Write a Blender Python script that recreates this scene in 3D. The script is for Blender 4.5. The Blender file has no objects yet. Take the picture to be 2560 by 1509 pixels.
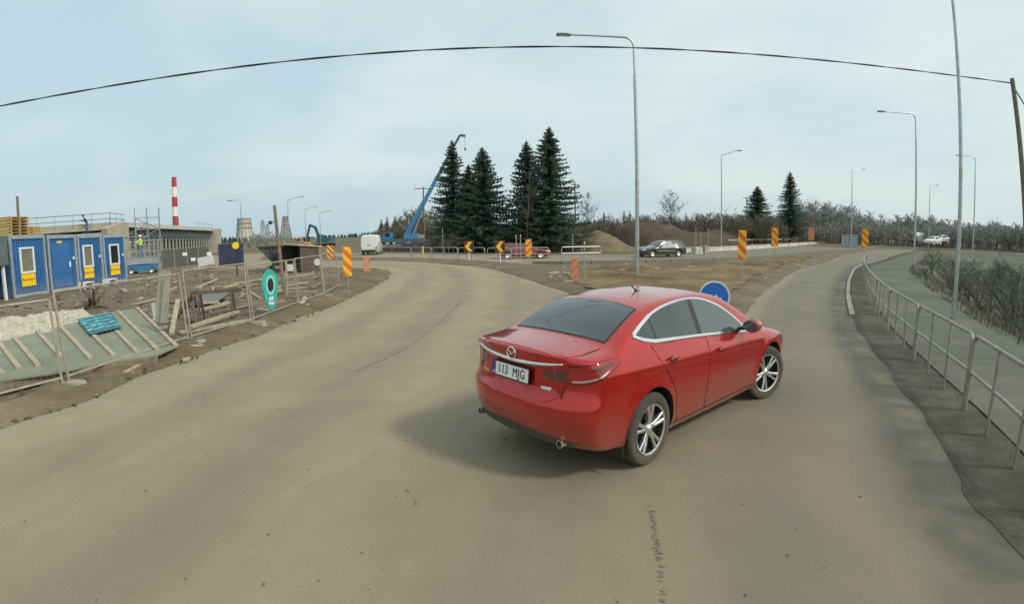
import bpy, bmesh, math, random
import numpy as np
from mathutils import Vector, Matrix, Euler
from mathutils.geometry import delaunay_2d_cdt
from mathutils import noise as mnoise
random.seed(7); np.random.seed(7)
SC = bpy.context.scene
COL = SC.collection
R = math.radians
# ------------------------------------------------------------------ camera (wide dash-camera lens with barrel distortion)
A1, A3, PITCH, ROLL, CAMH = 0.994, -0.0801, -0.1346, 0.015, 2.2054
cd = bpy.data.cameras.new("camera"); cam = bpy.data.objects.new("camera", cd); COL.objects.link(cam)
SC.camera = cam
cd.type = 'PANO'
cd.sensor_fit = 'HORIZONTAL'; cd.sensor_width = 36.0
cd.clip_start = 0.05; cd.clip_end = 6000
cy = cd.cycles if hasattr(cd, "cycles") and hasattr(cd.cycles, "panorama_type") else cd
cy.panorama_type = 'FISHEYE_LENS_POLYNOMIAL'
cy.fisheye_fov = R(178)
cy.fisheye_polynomial_k0 = 0.0
cy.fisheye_polynomial_k1 = -A1 / 18.0
cy.fisheye_polynomial_k2 = 0.0
cy.fisheye_polynomial_k3 = -A3 / 18.0 ** 3
cy.fisheye_polynomial_k4 = 0.0
cam.matrix_world = Matrix.Translation((0, 0, CAMH)) @ Matrix.Rotation(PITCH, 4, 'X') @ Matrix.Rotation(R(90), 4, 'X') @ Matrix.Rotation(-ROLL, 4, 'Z')
# ------------------------------------------------------------------ sky, sun, exposure
SUN_EL, SUN_AZ = R(42), R(118)          # azimuth clockwise from +Y: from the right, a little behind the camera
wd = bpy.data.worlds.new("World"); SC.world = wd; wd.use_nodes = True
nt = wd.node_tree; N = nt.nodes; L = nt.links
bg = N["Background"]
sky = N.new("ShaderNodeTexSky"); sky.sky_type = 'NISHITA'; sky.sun_disc = False
sky.sun_elevation = SUN_EL; sky.sun_rotation = SUN_AZ
sky.air_density = 1.6; sky.dust_density = 4.0; sky.ozone_density = 1.0
tc = N.new("ShaderNodeTexCoord")
mp = N.new("ShaderNodeMapping"); mp.inputs['Scale'].default_value = (1.0, 1.0, 3.0)
L.new(tc.outputs['Generated'], mp.inputs['Vector'])
nz = N.new("ShaderNodeTexNoise"); nz.inputs['Scale'].default_value = 2.1; nz.inputs['Detail'].default_value = 6; nz.inputs['Roughness'].default_value = 0.5
nz.inputs['Distortion'].default_value = 0.4
L.new(mp.outputs['Vector'], nz.inputs['Vector'])
rp = N.new("ShaderNodeValToRGB")
rp.color_ramp.elements[0].position = 0.32; rp.color_ramp.elements[0].color = (5.8, 7.5, 8.3, 1)
rp.color_ramp.elements[1].position = 0.68; rp.color_ramp.elements[1].color = (8.1, 9.3, 9.05, 1)
dp = N.new("ShaderNodeVectorMath"); dp.operation = 'DOT_PRODUCT'; L.new(tc.outputs['Generated'], dp.inputs[0])   # thin cloud glows more towards the veiled sun
dp.inputs[1].default_value = (math.sin(SUN_AZ) * math.cos(SUN_EL), math.cos(SUN_AZ) * math.cos(SUN_EL), math.sin(SUN_EL))
ad = N.new("ShaderNodeMath"); ad.operation = 'MULTIPLY_ADD'; L.new(dp.outputs['Value'], ad.inputs[0]); ad.inputs[1].default_value = .30
of = N.new("ShaderNodeMath"); of.operation = 'ADD'; L.new(nz.outputs['Fac'], of.inputs[0]); of.inputs[1].default_value = .03; L.new(of.outputs[0], ad.inputs[2])
L.new(ad.outputs[0], rp.inputs['Fac'])
mx = N.new("ShaderNodeMix"); mx.data_type = 'RGBA'; mx.inputs['Factor'].default_value = 0.8
L.new(sky.outputs['Color'], mx.inputs['A']); L.new(rp.outputs['Color'], mx.inputs['B'])
L.new(mx.outputs['Result'], bg.inputs['Color']); bg.inputs['Strength'].default_value = 0.103
sl = bpy.data.lights.new("sun", 'SUN'); sl.energy = 2.2; sl.angle = R(9); sl.color = (1.0, 0.93, 0.82)
so = bpy.data.objects.new("sun", sl); COL.objects.link(so)
sd = Vector((math.sin(SUN_AZ) * math.cos(SUN_EL), math.cos(SUN_AZ) * math.cos(SUN_EL), math.sin(SUN_EL)))
so.rotation_euler = sd.to_track_quat('Z', 'Y').to_euler()
so.location = (30, -20, 40)
vs = SC.view_settings
vs.view_transform = 'Standard'; vs.look = 'None'; vs.gamma = 1.0; vs.use_curve_mapping = False; vs.exposure = 0.0
SC.cycles.use_denoising = True
SC.cycles.max_bounces = 6; SC.cycles.diffuse_bounces = 3; SC.cycles.glossy_bounces = 3; SC.cycles.transparent_max_bounces = 8

# ------------------------------------------------------------------ pixel -> direction -> ground
def ray(u, v):
    a = (u - 1280) / 1280; b = (754.5 - v) / 1280
    r = math.hypot(a, b) + 1e-12; th = A1 * r + A3 * r ** 3
    x, y, z = math.sin(th) * a / r, math.cos(th), math.sin(th) * b / r
    c, s = math.cos(ROLL), math.sin(ROLL); x, z = x * c + z * s, -x * s + z * c
    c, s = math.cos(PITCH), math.sin(PITCH); y, z = y * c - z * s, y * s + z * c
    return Vector((x, y, z))
def gp(u, v, z=0.0):
    d = ray(u, v); t = (z - CAMH) / d.z
    return Vector((d.x * t, d.y * t, z))
def at(u, v, y):                       # the point seen at a pixel, at world depth y
    d = ray(u, v); t = y / d.y
    return Vector((d.x * t, y, CAMH + d.z * t))

# ------------------------------------------------------------------ materials
MATS = {}
def mat(name, col, rough=0.8, metal=0.0, var=0.12, scale=6.0, bump=0.0, bscale=40.0, coat=0.0, spec=0.5, col2=None, detail=5, dirt=None):
    """principled material whose colour wanders between two tones by noise; optional fine bump and a dusty tone near the ground"""
    if name in MATS: return MATS[name]
    m = bpy.data.materials.new(name); m.use_nodes = True; MATS[name] = m
    n = m.node_tree.nodes; l = m.node_tree.links; p = n["Principled BSDF"]
    p.inputs['Roughness'].default_value = rough; p.inputs['Metallic'].default_value = metal
    p.inputs['Coat Weight'].default_value = coat; p.inputs['Coat Roughness'].default_value = 0.04
    p.inputs['Specular IOR Level'].default_value = spec
    t = n.new("ShaderNodeTexCoord"); z = n.new("ShaderNodeTexNoise")
    z.inputs['Scale'].default_value = scale; z.inputs['Detail'].default_value = detail
    l.new(t.outputs['Object'], z.inputs['Vector'])
    r = n.new("ShaderNodeValToRGB"); e = r.color_ramp.elements
    c2 = col2 or tuple(min(1, c * (1 + var)) for c in col); c1 = col if col2 else tuple(c * (1 - var) for c in col)
    e[0].position = .3; e[1].position = .7; e[0].color = (*c1, 1); e[1].color = (*c2, 1)
    l.new(z.outputs['Fac'], r.inputs['Fac'])
    out = r.outputs['Color']
    if dirt:                            # (colour, z0, z1, amount): dust thrown up from the road, with a ragged edge
        dc, z0, z1, am = dirt
        sx = n.new("ShaderNodeSeparateXYZ"); l.new(t.outputs['Object'], sx.inputs[0])
        ad = n.new("ShaderNodeMath"); ad.operation = 'MULTIPLY_ADD'; l.new(z.outputs['Fac'], ad.inputs[0]); ad.inputs[1].default_value = .25; l.new(sx.outputs['Z'], ad.inputs[2])
        mr = n.new("ShaderNodeMapRange"); l.new(ad.outputs[0], mr.inputs['Value'])
        mr.inputs['From Min'].default_value = z0 + .12; mr.inputs['From Max'].default_value = z1 + .12; mr.inputs['To Min'].default_value = am; mr.inputs['To Max'].default_value = 0
        mm = n.new("ShaderNodeMix"); mm.data_type = 'RGBA'; l.new(mr.outputs[0], mm.inputs['Factor']); l.new(out, mm.inputs['A']); mm.inputs['B'].default_value = (*dc, 1)
        out = mm.outputs['Result']
        ra = n.new("ShaderNodeMapRange"); l.new(mr.outputs[0], ra.inputs['Value']); ra.inputs['To Min'].default_value = rough; ra.inputs['To Max'].default_value = .8
        l.new(ra.outputs[0], p.inputs['Roughness'])
    l.new(out, p.inputs['Base Color'])
    if bump:
        z2 = n.new("ShaderNodeTexNoise"); z2.inputs['Scale'].default_value = bscale; z2.inputs['Detail'].default_value = 4
        l.new(t.outputs['Object'], z2.inputs['Vector'])
        b = n.new("ShaderNodeBump"); b.inputs['Strength'].default_value = bump; b.inputs['Distance'].default_value = .02
        l.new(z2.outputs['Fac'], b.inputs['Height']); l.new(b.outputs['Normal'], p.inputs['Normal'])
    return m

# ------------------------------------------------------------------ mesh helpers
class MB:
    def __init__(s): s.v = []; s.f = []
    def add(s, vs, fs):
        k = len(s.v); s.v += [tuple(q) for q in vs]; s.f += [tuple(i + k for i in f) for f in fs]; return s
    def box(s, c, d, rot=None, taper=1.0):
        x, y, z = d[0] / 2, d[1] / 2, d[2] / 2
        vs = [Vector((a * x * (taper if e > 0 else 1), b * y * (taper if e > 0 else 1), e * z)) for e in (-1, 1) for b in (-1, 1) for a in (-1, 1)]
        if rot is not None:
            M = rot if isinstance(rot, Matrix) else Euler(rot).to_matrix()
            vs = [M @ q for q in vs]
        c = Vector(c)
        return s.add([q + c for q in vs], [(0, 2, 3, 1), (4, 5, 7, 6), (0, 1, 5, 4), (2, 6, 7, 3), (0, 4, 6, 2), (1, 3, 7, 5)])
    def bar(s, a, b, w, h, up=(0, 0, 1)):        # a rectangular bar from a to b
        a, b = Vector(a), Vector(b); d = b - a; L_ = d.length
        if L_ < 1e-6: return s
        d.normalize(); u = Vector(up)
        if abs(d.dot(u)) > .98: u = Vector((1, 0, 0))
        sx = d.cross(u).normalized(); sz = sx.cross(d).normalized()
        M = Matrix((sx, d, sz)).transposed()
        return s.box((a + b) / 2, (w, L_, h), M)
    def tube(s, pts, r, n=8, cap=True):
        pts = [Vector(q) for q in pts]; k = len(pts)
        rr = r if isinstance(r, (list, tuple)) else [r] * k
        rings = []; prev = None
        for i, q in enumerate(pts):
            t = (pts[min(i + 1, k - 1)] - pts[max(i - 1, 0)]).normalized()
            if prev is None:
                u = Vector((0, 0, 1)) if abs(t.z) < .9 else Vector((1, 0, 0))
                x = t.cross(u).normalized()
            else:
                x = (prev - t * prev.dot(t)).normalized()
            y = t.cross(x); prev = x
            rings.append([q + (x * math.cos(2 * math.pi * j / n) + y * math.sin(2 * math.pi * j / n)) * rr[i] for j in range(n)])
        vs = [q for g in rings for q in g]; fs = []
        for i in range(k - 1):
            for j in range(n): fs.append((i * n + j, i * n + (j + 1) % n, (i + 1) * n + (j + 1) % n, (i + 1) * n + j))
        if cap: fs.append(tuple(range(n - 1, -1, -1))); fs.append(tuple((k - 1) * n + j for j in range(n)))
        return s.add(vs, fs)
    def lathe(s, prof, c=(0, 0, 0), n=24, axis='Z', a0=0, a1=2 * math.pi):
        full = abs(a1 - a0 - 2 * math.pi) < 1e-6; m = n if full else n + 1; vs = []
        for r, h in prof:
            for j in range(m):
                a = a0 + (a1 - a0) * j / n; x, y = r * math.cos(a), r * math.sin(a)
                q = (x, y, h) if axis == 'Z' else ((x, h, y) if axis == 'Y' else (h, x, y))
                vs.append(Vector(q) + Vector(c))
        fs = []
        for i in range(len(prof) - 1):
            for j in range(n):
                j2 = (j + 1) % m; fs.append((i * m + j, i * m + j2, (i + 1) * m + j2, (i + 1) * m + j))
        return s.add(vs, fs)
    def prism(s, poly, o, u, v, w, depth):        # polygon in plane (u,v) at o, extruded along w
        o, u, v, w = Vector(o), Vector(u), Vector(v), Vector(w); n = len(poly)
        a = [o + u * x + v * y for x, y in poly]; b = [q + w * depth for q in a]
        return s.add(a + b, [tuple(range(n - 1, -1, -1)), tuple(range(n, 2 * n))] + [(i, (i + 1) % n, n + (i + 1) % n, n + i) for i in range(n)])
    def mesh(s, name, m, smooth=False, auto=None):
        me = bpy.data.meshes.new(name); me.from_pydata(s.v, [], s.f); me.update()
        b = bmesh.new(); b.from_mesh(me); bmesh.ops.recalc_face_normals(b, faces=b.faces); b.to_mesh(me); b.free()
        if m is not None: me.materials.append(m)
        if smooth:
            me.polygons.foreach_set('use_smooth', [True] * len(me.polygons))
            if auto: me.set_sharp_from_angle(angle=R(auto))
        return me
    def build(s, name, m, parent=None, smooth=False, auto=35):
        return link(name, s.mesh(name, m, smooth, auto), parent)
def link(name, me, parent=None, loc=None, rz=None):
    o = bpy.data.objects.new(name, me); COL.objects.link(o)
    if parent is not None: o.parent = parent
    if loc is not None: o.location = loc
    if rz is not None: o.rotation_euler = (0, 0, rz)
    return o
def tag(o, label=None, cat=None, group=None, kind=None):
    if label: o["label"] = label
    if cat: o["category"] = cat
    if group: o["group"] = group
    if kind: o["kind"] = kind
    return o
def thing(name, label, cat, loc=(0, 0, 0), rz=0.0, group=None):
    o = bpy.data.objects.new(name, None); COL.objects.link(o); o.empty_display_size = .2
    o.location = loc; o.rotation_euler = (0, 0, rz)
    return tag(o, label, cat, group)
def copy_tree(o, parent=None):
    c = o.copy(); COL.objects.link(c); c.parent = parent
    for ch in list(o.children): copy_tree(ch, c)
    return c
def clone(o, label, loc, rz=0.0, scale=None):
    c = copy_tree(o); c.location = loc; c.rotation_euler = (0, 0, rz); c["label"] = label
    if scale: c.scale = (scale,) * 3 if not isinstance(scale, tuple) else scale
    return c
def pchip(xs, ys, x):
    xs = np.asarray(xs, float); ys = np.asarray(ys, float); x = np.clip(np.asarray(x, float), xs[0], xs[-1])
    h = np.diff(xs); d = np.diff(ys) / h; m = np.zeros(len(xs)); m[0] = d[0]; m[-1] = d[-1]
    for i in range(1, len(xs) - 1):
        if d[i - 1] * d[i] > 0:
            w1, w2 = 2 * h[i] + h[i - 1], h[i] + 2 * h[i - 1]; m[i] = (w1 + w2) / (w1 / d[i - 1] + w2 / d[i])
    k = np.clip(np.searchsorted(xs, x) - 1, 0, len(xs) - 2); t = (x - xs[k]) / h[k]
    return ys[k] * (1 + 2 * t) * (1 - t) ** 2 + h[k] * m[k] * t * (1 - t) ** 2 + ys[k + 1] * t * t * (3 - 2 * t) + h[k] * m[k + 1] * t * t * (t - 1)
def smooth_line(pts, n=6):
    """Catmull-Rom through 2D or 3D points"""
    P = [np.array(q, float) for q in pts]; out = []
    for i in range(len(P) - 1):
        a, b, c, d = P[max(i - 1, 0)], P[i], P[i + 1], P[min(i + 2, len(P) - 1)]
        for k in range(n):
            t = k / n
            out.append(.5 * ((2 * b) + (c - a) * t + (2 * a - 5 * b + 4 * c - d) * t * t + (3 * b - a - 3 * c + d) * t ** 3))
    out.append(P[-1]); return [tuple(map(float, q)) for q in out]
# ------------------------------------------------------------------ the setting: ground, roads, verges, island, ditch
LEFT_EDGE = [(-8.2, -14), (-7.6, -4), (-7.1, 1.5), (-6.8, 4.89), (-6.62, 6.06), (-6.5, 8.02), (-6.25, 10.2), (-6.12, 13.05), (-6.02, 17.2), (-6.16, 21.9), (-6.75, 27.0), (-7.9, 31.6), (-10.0, 34.6), (-13, 36.6), (-18, 38.2), (-30, 41), (-60, 46)]
ISLE_L = [(-30, 58), (-19, 49), (-13.9, 46.1), (-8.6, 42), (-4.6, 36.9), (-1.5, 31.9), (.75, 23.8), (2.05, 18.6), (3.1, 15.2)]
ISLE_R = [(4.4, 12.6), (5.3, 12.2), (6.4, 13.2), (9.3, 17.7), (17, 28.3), (25, 37), (36, 49.9), (60, 74), (120, 132)]
ROAD2_NEAR = [(150, 164), (73, 88.5), (48, 65), (36, 55), (26, 45.5), (18.4, 38.7), (13, 36), (9.6, 34.9), (5, 34), (1.6, 34.2), (-.6, 37.6), (-4, 42), (-9, 46.5), (-17, 53), (-30, 61)]
KERB_R = [(60, 66), (45, 52), (32.7, 40.1), (24.3, 32.0), (17.9, 24.2), (13.74, 18.7), (10.95, 14.8), (8.4, 11), (6.6, 7.9), (5.15, 5.23), (4.3, 3.75), (3.72, 2.8), (3.0, 0), (2.7, -6), (2.7, -14)]
LEFT_EDGE = smooth_line(LEFT_EDGE, 6); ISLE_L = smooth_line(ISLE_L, 6); ISLE_R = smooth_line(ISLE_R, 6); ROAD2_NEAR = smooth_line(ROAD2_NEAR, 5); KERB_R = smooth_line(KERB_R, 6)

def fbm(x, y, s, o=4, seed=0.0):
    return mnoise.fractal(Vector((x * s + seed, y * s - seed, seed * .37)), 1.0, 2.0, o)
def seg_dist(P, line):
    line = np.asarray(line); a = line[:-1]; b = line[1:]; d = b - a
    t = np.clip(((P[:, None, :] - a) * d).sum(2) / (d * d).sum(1), 0, 1)
    return np.sqrt((((a + t[..., None] * d) - P[:, None, :]) ** 2).sum(2)).min(1)
def inside(P, poly):
    poly = np.asarray(poly); x, y = P[:, 0], P[:, 1]; c = np.zeros(len(P), bool); j = len(poly) - 1
    for i in range(len(poly)):
        xi, yi = poly[i]; xj, yj = poly[j]
        c ^= ((yi > y) != (yj > y)) & (x < (xj - xi) * (y - yi) / (yj - yi + 1e-12) + xi); j = i
    return c
def sheet(name, outline, zfun, m, grid=None, rag=0.0, smooth=True):
    """a terrain sheet inside an outline: constrained triangulation with interior grid points, lifted by zfun(x, y, distance to edge)"""
    out = np.array(outline, float)
    if rag:                                     # ragged edge where dust and gravel run onto the asphalt
        den = []
        for i in range(len(out)):
            a, b = out[i], out[(i + 1) % len(out)]; L_ = np.hypot(*(b - a)); k = max(1, int(min(L_ / .35, 40)))
            for j in range(k): den.append(a + (b - a) * j / k)
        out = np.array([q + np.array((fbm(q[0], q[1], .9, 4, 3.1), fbm(q[0], q[1], .9, 4, 8.7))) * rag for q in den])
    pts = [Vector(q) for q in out]; n = len(pts)
    ed = [(i, (i + 1) % n) for i in range(n)]
    if grid is not None:
        G_ = np.array(grid, float); ok = inside(G_, out)
        G_ = G_[ok]; dd = seg_dist(G_, np.vstack([out, out[:1]])); G_ = G_[dd > .06]
        pts += [Vector(q) for q in G_]
    v, e, f, *_ = delaunay_2d_cdt(pts, ed, [], 1, 1e-5)
    V = np.array([tuple(q) for q in v]); d = seg_dist(V, np.vstack([out, out[:1]]))
    me = bpy.data.meshes.new(name)
    me.from_pydata([(x, y, zfun(x, y, dd_)) for (x, y), dd_ in zip(V, d)], [], [tuple(q) for q in f]); me.materials.append(m)
    b = bmesh.new(); b.from_mesh(me)
    for q in b.faces:
        q.normal_update()
        if q.normal.z < 0: q.normal_flip()
    b.to_mesh(me); b.free()
    if smooth: me.polygons.foreach_set('use_smooth', [True] * len(me.polygons))
    return tag(link(name, me), kind="structure")
def rows(spec):
    """non-uniform grid: list of (x0,x1,y0,y1,step)"""
    g_ = []
    for x0, x1, y0, y1, s in spec:
        nx, ny = int((x1 - x0) / s), int((y1 - y0) / s)
        for i in range(nx):
            for j in range(ny): g_.append((x0 + (i + .5 + random.uniform(-.3, .3)) * s, y0 + (j + .5 + random.uniform(-.3, .3)) * s))
    return g_

# --- materials of the ground
def ground_mat(name, stops, s1, s2, s3, bump=.5, rough=.95, dist=.03, mixes=(.55, .3, .15), pebble=None):
    """several octave bands of noise in world metres through a colour ramp"""
    m = bpy.data.materials.new(name); m.use_nodes = True; MATS[name] = m
    n = m.node_tree.nodes; l = m.node_tree.links; p = n["Principled BSDF"]
    p.inputs['Roughness'].default_value = rough; p.inputs['Specular IOR Level'].default_value = .25
    g = n.new("ShaderNodeNewGeometry"); acc = None
    for sc_, w in zip((s1, s2, s3), mixes):
        z = n.new("ShaderNodeTexNoise"); z.inputs['Scale'].default_value = sc_; z.inputs['Detail'].default_value = 6; z.inputs['Roughness'].default_value = .6
        l.new(g.outputs['Position'], z.inputs['Vector'])
        mu = n.new("ShaderNodeMath"); mu.operation = 'MULTIPLY_ADD'; l.new(z.outputs['Fac'], mu.inputs[0]); mu.inputs[1].default_value = w
        if acc is None: mu.inputs[2].default_value = 0
        else: l.new(acc, mu.inputs[2])
        acc = mu.outputs[0]; last = z
    r = n.new("ShaderNodeValToRGB"); e = r.color_ramp.elements
    for i, (po, c) in enumerate(stops):
        q = e[i] if i < 2 else e.new(po); q.position = po; q.color = (*c, 1)
    l.new(acc, r.inputs['Fac']); out = r.outputs['Color']
    if pebble:
        v = n.new("ShaderNodeTexVoronoi"); v.inputs['Scale'].default_value = pebble[0]; l.new(g.outputs['Position'], v.inputs['Vector'])
        lt = n.new("ShaderNodeMath"); lt.operation = 'LESS_THAN'; l.new(v.outputs['Distance'], lt.inputs[0]); lt.inputs[1].default_value = pebble[1]
        mm = n.new("ShaderNodeMix"); mm.data_type = 'RGBA'; l.new(lt.outputs[0], mm.inputs['Factor']); l.new(out, mm.inputs['A']); mm.inputs['B'].default_value = (*pebble[2], 1); out = mm.outputs['Result']
    l.new(out, p.inputs['Base Color'])
    b = n.new("ShaderNodeBump"); b.inputs['Strength'].default_value = bump; b.inputs['Distance'].default_value = dist
    l.new(last.outputs['Fac'], b.inputs['Height']); l.new(b.outputs['Normal'], p.inputs['Normal'])
    return m
M_DIRT = ground_mat("dirt", [(.34, (.085, .065, .040)), (.62, (.23, .185, .12)), (.5, (.15, .117, .074))], .35, 2.2, 14, .9)
M_SITE = ground_mat("site_ground", [(.36, (.09, .068, .045)), (.64, (.25, .205, .145)), (.5, (.16, .125, .085))], .22, 1.8, 16, .9, pebble=(9, .13, (.33, .30, .25)))
M_GRAVEL = ground_mat("gravel_bed", [(.34, (.095, .078, .052)), (.64, (.23, .19, .13)), (.5, (.155, .126, .084))], .4, 3.5, 22, .8)
M_ISLE = ground_mat("dry_grass_soil", [(.36, (.075, .054, .032)), (.62, (.27, .195, .105)), (.48, (.15, .105, .058))], .28, 1.9, 11, 1.0)
M_FIELD = ground_mat("far_field", [(.34, (.085, .07, .046)), (.64, (.20, .165, .105)), (.5, (.14, .115, .072))], .03, .25, 3, .6)
M_DITCH = ground_mat("ditch_soil", [(.36, (.055, .062, .05)), (.62, (.17, .175, .14)), (.5, (.105, .112, .088))], .3, 1.6, 12, 1.0)
M_PATH = ground_mat("path_asphalt", [(.36, (.088, .092, .074)), (.62, (.16, .16, .125)), (.5, (.12, .124, .10))], .3, 2, 40, .3)

M_GUTTER = ground_mat("gutter_dirt", [(.36, (.04, .041, .033)), (.62, (.125, .118, .092)), (.5, (.075, .073, .058))], .6, 3, 18, .8)
def road_mat():
    """dust-covered asphalt: mud carried on by lorries lies in broad bands that follow the wheel tracks"""
    m = bpy.data.materials.new("dusty_asphalt"); m.use_nodes = True; MATS["dusty_asphalt"] = m
    n = m.node_tree.nodes; l = m.node_tree.links; p = n["Principled BSDF"]
    p.inputs['Roughness'].default_value = .82; p.inputs['Specular IOR Level'].default_value = .3
    g = n.new("ShaderNodeNewGeometry")
    def noise(scale, det=5, ro=.55, vec=None, dis=0.):
        z = n.new("ShaderNodeTexNoise"); z.inputs['Scale'].default_value = scale; z.inputs['Detail'].default_value = det; z.inputs['Roughness'].default_value = ro; z.inputs['Distortion'].default_value = dis
        l.new(vec or g.outputs['Position'], z.inputs['Vector']); return z.outputs['Fac']
    def math_(op, a, b=None, c=None):
        q = n.new("ShaderNodeMath"); q.operation = op
        for i, s_ in enumerate((a, b, c)):
            if s_ is None: continue
            if isinstance(s_, (int, float)): q.inputs[i].default_value = s_
            else: l.new(s_, q.inputs[i])
        return q.outputs[0]
    def mixc(f, a, b):
        q = n.new("ShaderNodeMix"); q.data_type = 'RGBA'
        for k, s_ in (('Factor', f), ('A', a), ('B', b)):
            if isinstance(s_, (int, float)): q.inputs[k].default_value = s_
            elif isinstance(s_, tuple): q.inputs[k].default_value = (*s_, 1)
            else: l.new(s_, q.inputs[k])
        return q.outputs['Result']
    def ramp(f, a, b):
        q = n.new("ShaderNodeMapRange"); q.inputs['From Min'].default_value = a; q.inputs['From Max'].default_value = b; q.interpolation_type = 'SMOOTHSTEP'
        l.new(f, q.inputs['Value']); return q.outputs[0]
    sp = n.new("ShaderNodeSeparateXYZ"); l.new(g.outputs['Position'], sp.inputs[0])
    # how far the dust has spread: more towards the building site on the left, less on the right, whose grey also stands for the windscreen film's veil
    wob = math_('MULTIPLY_ADD', noise(.16, 3), 7.0, -3.5)
    side = math_('ADD', math_('ADD', sp.outputs['X'], math_('MULTIPLY', sp.outputs['Y'], -.16)), wob)
    dust = ramp(side, 5.5, -6.5)
    # wheel tracks: vector-warped bands along the driving direction, polished to bare asphalt
    def attr(nm):
        q = n.new("ShaderNodeAttribute"); q.attribute_name = nm; return q.outputs['Fac']
    wig = math_('MULTIPLY_ADD', noise(.35, 3), .9, -.45)
    def bands(d, period, phase):                # lateral distance -> alternating polished and dusty strips
        return math_('MULTIPLY_ADD', math_('SINE', math_('MULTIPLY_ADD', math_('ADD', d, wig), 6.2832 / period, phase)), .5, .5)
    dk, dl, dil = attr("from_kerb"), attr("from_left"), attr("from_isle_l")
    right = ramp(math_('SUBTRACT', dl, dk), -1.5, 4.0)
    bl = math_('ADD', math_('MULTIPLY', bands(dl, 2.1, -1.2), .65), math_('MULTIPLY', bands(dl, 4.7, .4), .35)); br_ = math_('ADD', math_('MULTIPLY', bands(dk, 1.75, -2.2), .75), math_('MULTIPLY', bands(dk, 3.9, 2.6), .25))
    q = n.new("ShaderNodeMix"); q.data_type = 'FLOAT'; l.new(right, q.inputs[0]); l.new(bl, q.inputs[2]); l.new(br_, q.inputs[3])
    # streaks drawn out along the tracks
    st = n.new("ShaderNodeCombineXYZ"); l.new(math_('MULTIPLY', dl, 1.0), st.inputs[0]); l.new(math_('MULTIPLY', sp.outputs['Y'], .09), st.inputs[1]); l.new(math_('MULTIPLY', dk, .5), st.inputs[2])
    streak = noise(1.6, 4, .6, st.outputs[0])
    tr = math_('ADD', math_('MULTIPLY', q.outputs[0], .30), math_('MULTIPLY', streak, .42))
    edge = ramp(math_('MINIMUM', math_('MINIMUM', dl, dil), attr("from_isle_r")), .55, .15)
    patches = noise(.55, 6, .6); fine = noise(34, 3, .7); grit = noise(150, 2, .6)
    base = mixc(ramp(patches, .3, .7), (.142, .133, .104), (.174, .162, .126))
    dcol = mixc(ramp(noise(1.3, 6, .6), .3, .7), (.312, .258, .166), (.358, .298, .196))
    amt = math_('MULTIPLY', math_('ADD', math_('MULTIPLY', dust, .80), .20), math_('MULTIPLY_ADD', ramp(tr, .08, .62), .62, .38))
    c = mixc(math_('MINIMUM', math_('ADD', amt, math_('MULTIPLY', ramp(patches, .5, .75), .06)), 1.0), base, dcol)
    c = mixc(math_('MULTIPLY', edge, .5), c, (.31, .27, .185))
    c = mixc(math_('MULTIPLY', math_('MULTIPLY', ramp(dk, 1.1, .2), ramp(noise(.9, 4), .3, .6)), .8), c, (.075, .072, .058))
    c = mixc(math_('MULTIPLY', ramp(fine, .45, .75), .28), c, (.10, .092, .075))
    c = mixc(math_('MULTIPLY', ramp(grit, .58, .72), .3), c, (.34, .31, .24))
    # scattered crumbs of clay and bitumen
    vo = n.new("ShaderNodeTexVoronoi"); vo.inputs['Scale'].default_value = 1.7; l.new(g.outputs['Position'], vo.inputs['Vector'])
    cr = math_('MULTIPLY', ramp(math_('MULTIPLY_ADD', noise(30, 3), .035, vo.outputs['Distance']), .046, .03), ramp(noise(.7, 2), .5, .62))
    c = mixc(cr, c, (.05, .045, .038))
    l.new(c, p.inputs['Base Color'])
    b = n.new("ShaderNodeBump"); b.inputs['Strength'].default_value = .35; b.inputs['Distance'].default_value = .01
    l.new(math_('ADD', math_('MULTIPLY', grit, .7), fine), b.inputs['Height']); l.new(b.outputs['Normal'], p.inputs['Normal'])
    return m
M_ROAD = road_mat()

# --- the ground sheet out to the horizon, dropping into a ditch on the right
def line_x(line, y):
    ys = [q[1] for q in line]; xs = [q[0] for q in line]
    o = np.argsort(ys); return float(np.interp(y, np.array(ys)[o], np.array(xs)[o]))
KR = np.array(KERB_R)
def right_of_kerb(x, y):
    P = np.array([[x, y]]); d = float(seg_dist(P, KR)[0])
    return d if x > line_x(KERB_R, min(max(y, -14), 66)) else -d
def ground_z(x, y):
    z = -.06
    if y < 75 and x > 0:
        d = right_of_kerb(x, y)
        if d > 3.6:
            k = min(1, (d - 3.6) / 3.5); k = k * k * (3 - 2 * k)
            far = min(1, max(0, (y - 28) / 25)); up = min(1, max(0, (d - 9) / 8))
            z -= 1.5 * k * (1 - .8 * far) * (1 - .85 * up)
            z += .18 * fbm(x, y, .5, 4, 2.2) * k
    r = math.hypot(x, y)
    if r > 90: z += min(1, (r - 90) / 200) * (1.2 + .8 * fbm(x, y, .008, 3, 5.))
    return z
def axis(a):
    o = set()
    for s, e, st in a:
        k = s
        while k <= e + 1e-6: o.add(round(k, 3)); k += st
    return sorted(o)
gx = axis([(-3000, -600, 300), (-600, -120, 40), (-120, -30, 10), (-30, 3, 3), (3, 34, .8), (34, 80, 4), (80, 200, 12), (200, 600, 40), (600, 3000, 300)])
gy = axis([(-60, -6, 6), (-6, 40, .8), (40, 90, 4), (90, 240, 12), (240, 800, 40), (800, 4400, 300)])
gv = [(x, y, ground_z(x, y)) for y in gy for x in gx]
gf = [(j * len(gx) + i, j * len(gx) + i + 1, (j + 1) * len(gx) + i + 1, (j + 1) * len(gx) + i) for j in range(len(gy) - 1) for i in range(len(gx) - 1)]
me = bpy.data.meshes.new("ground"); me.from_pydata(gv, [], gf); me.materials.append(M_FIELD); me.materials.append(M_DITCH)
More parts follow.
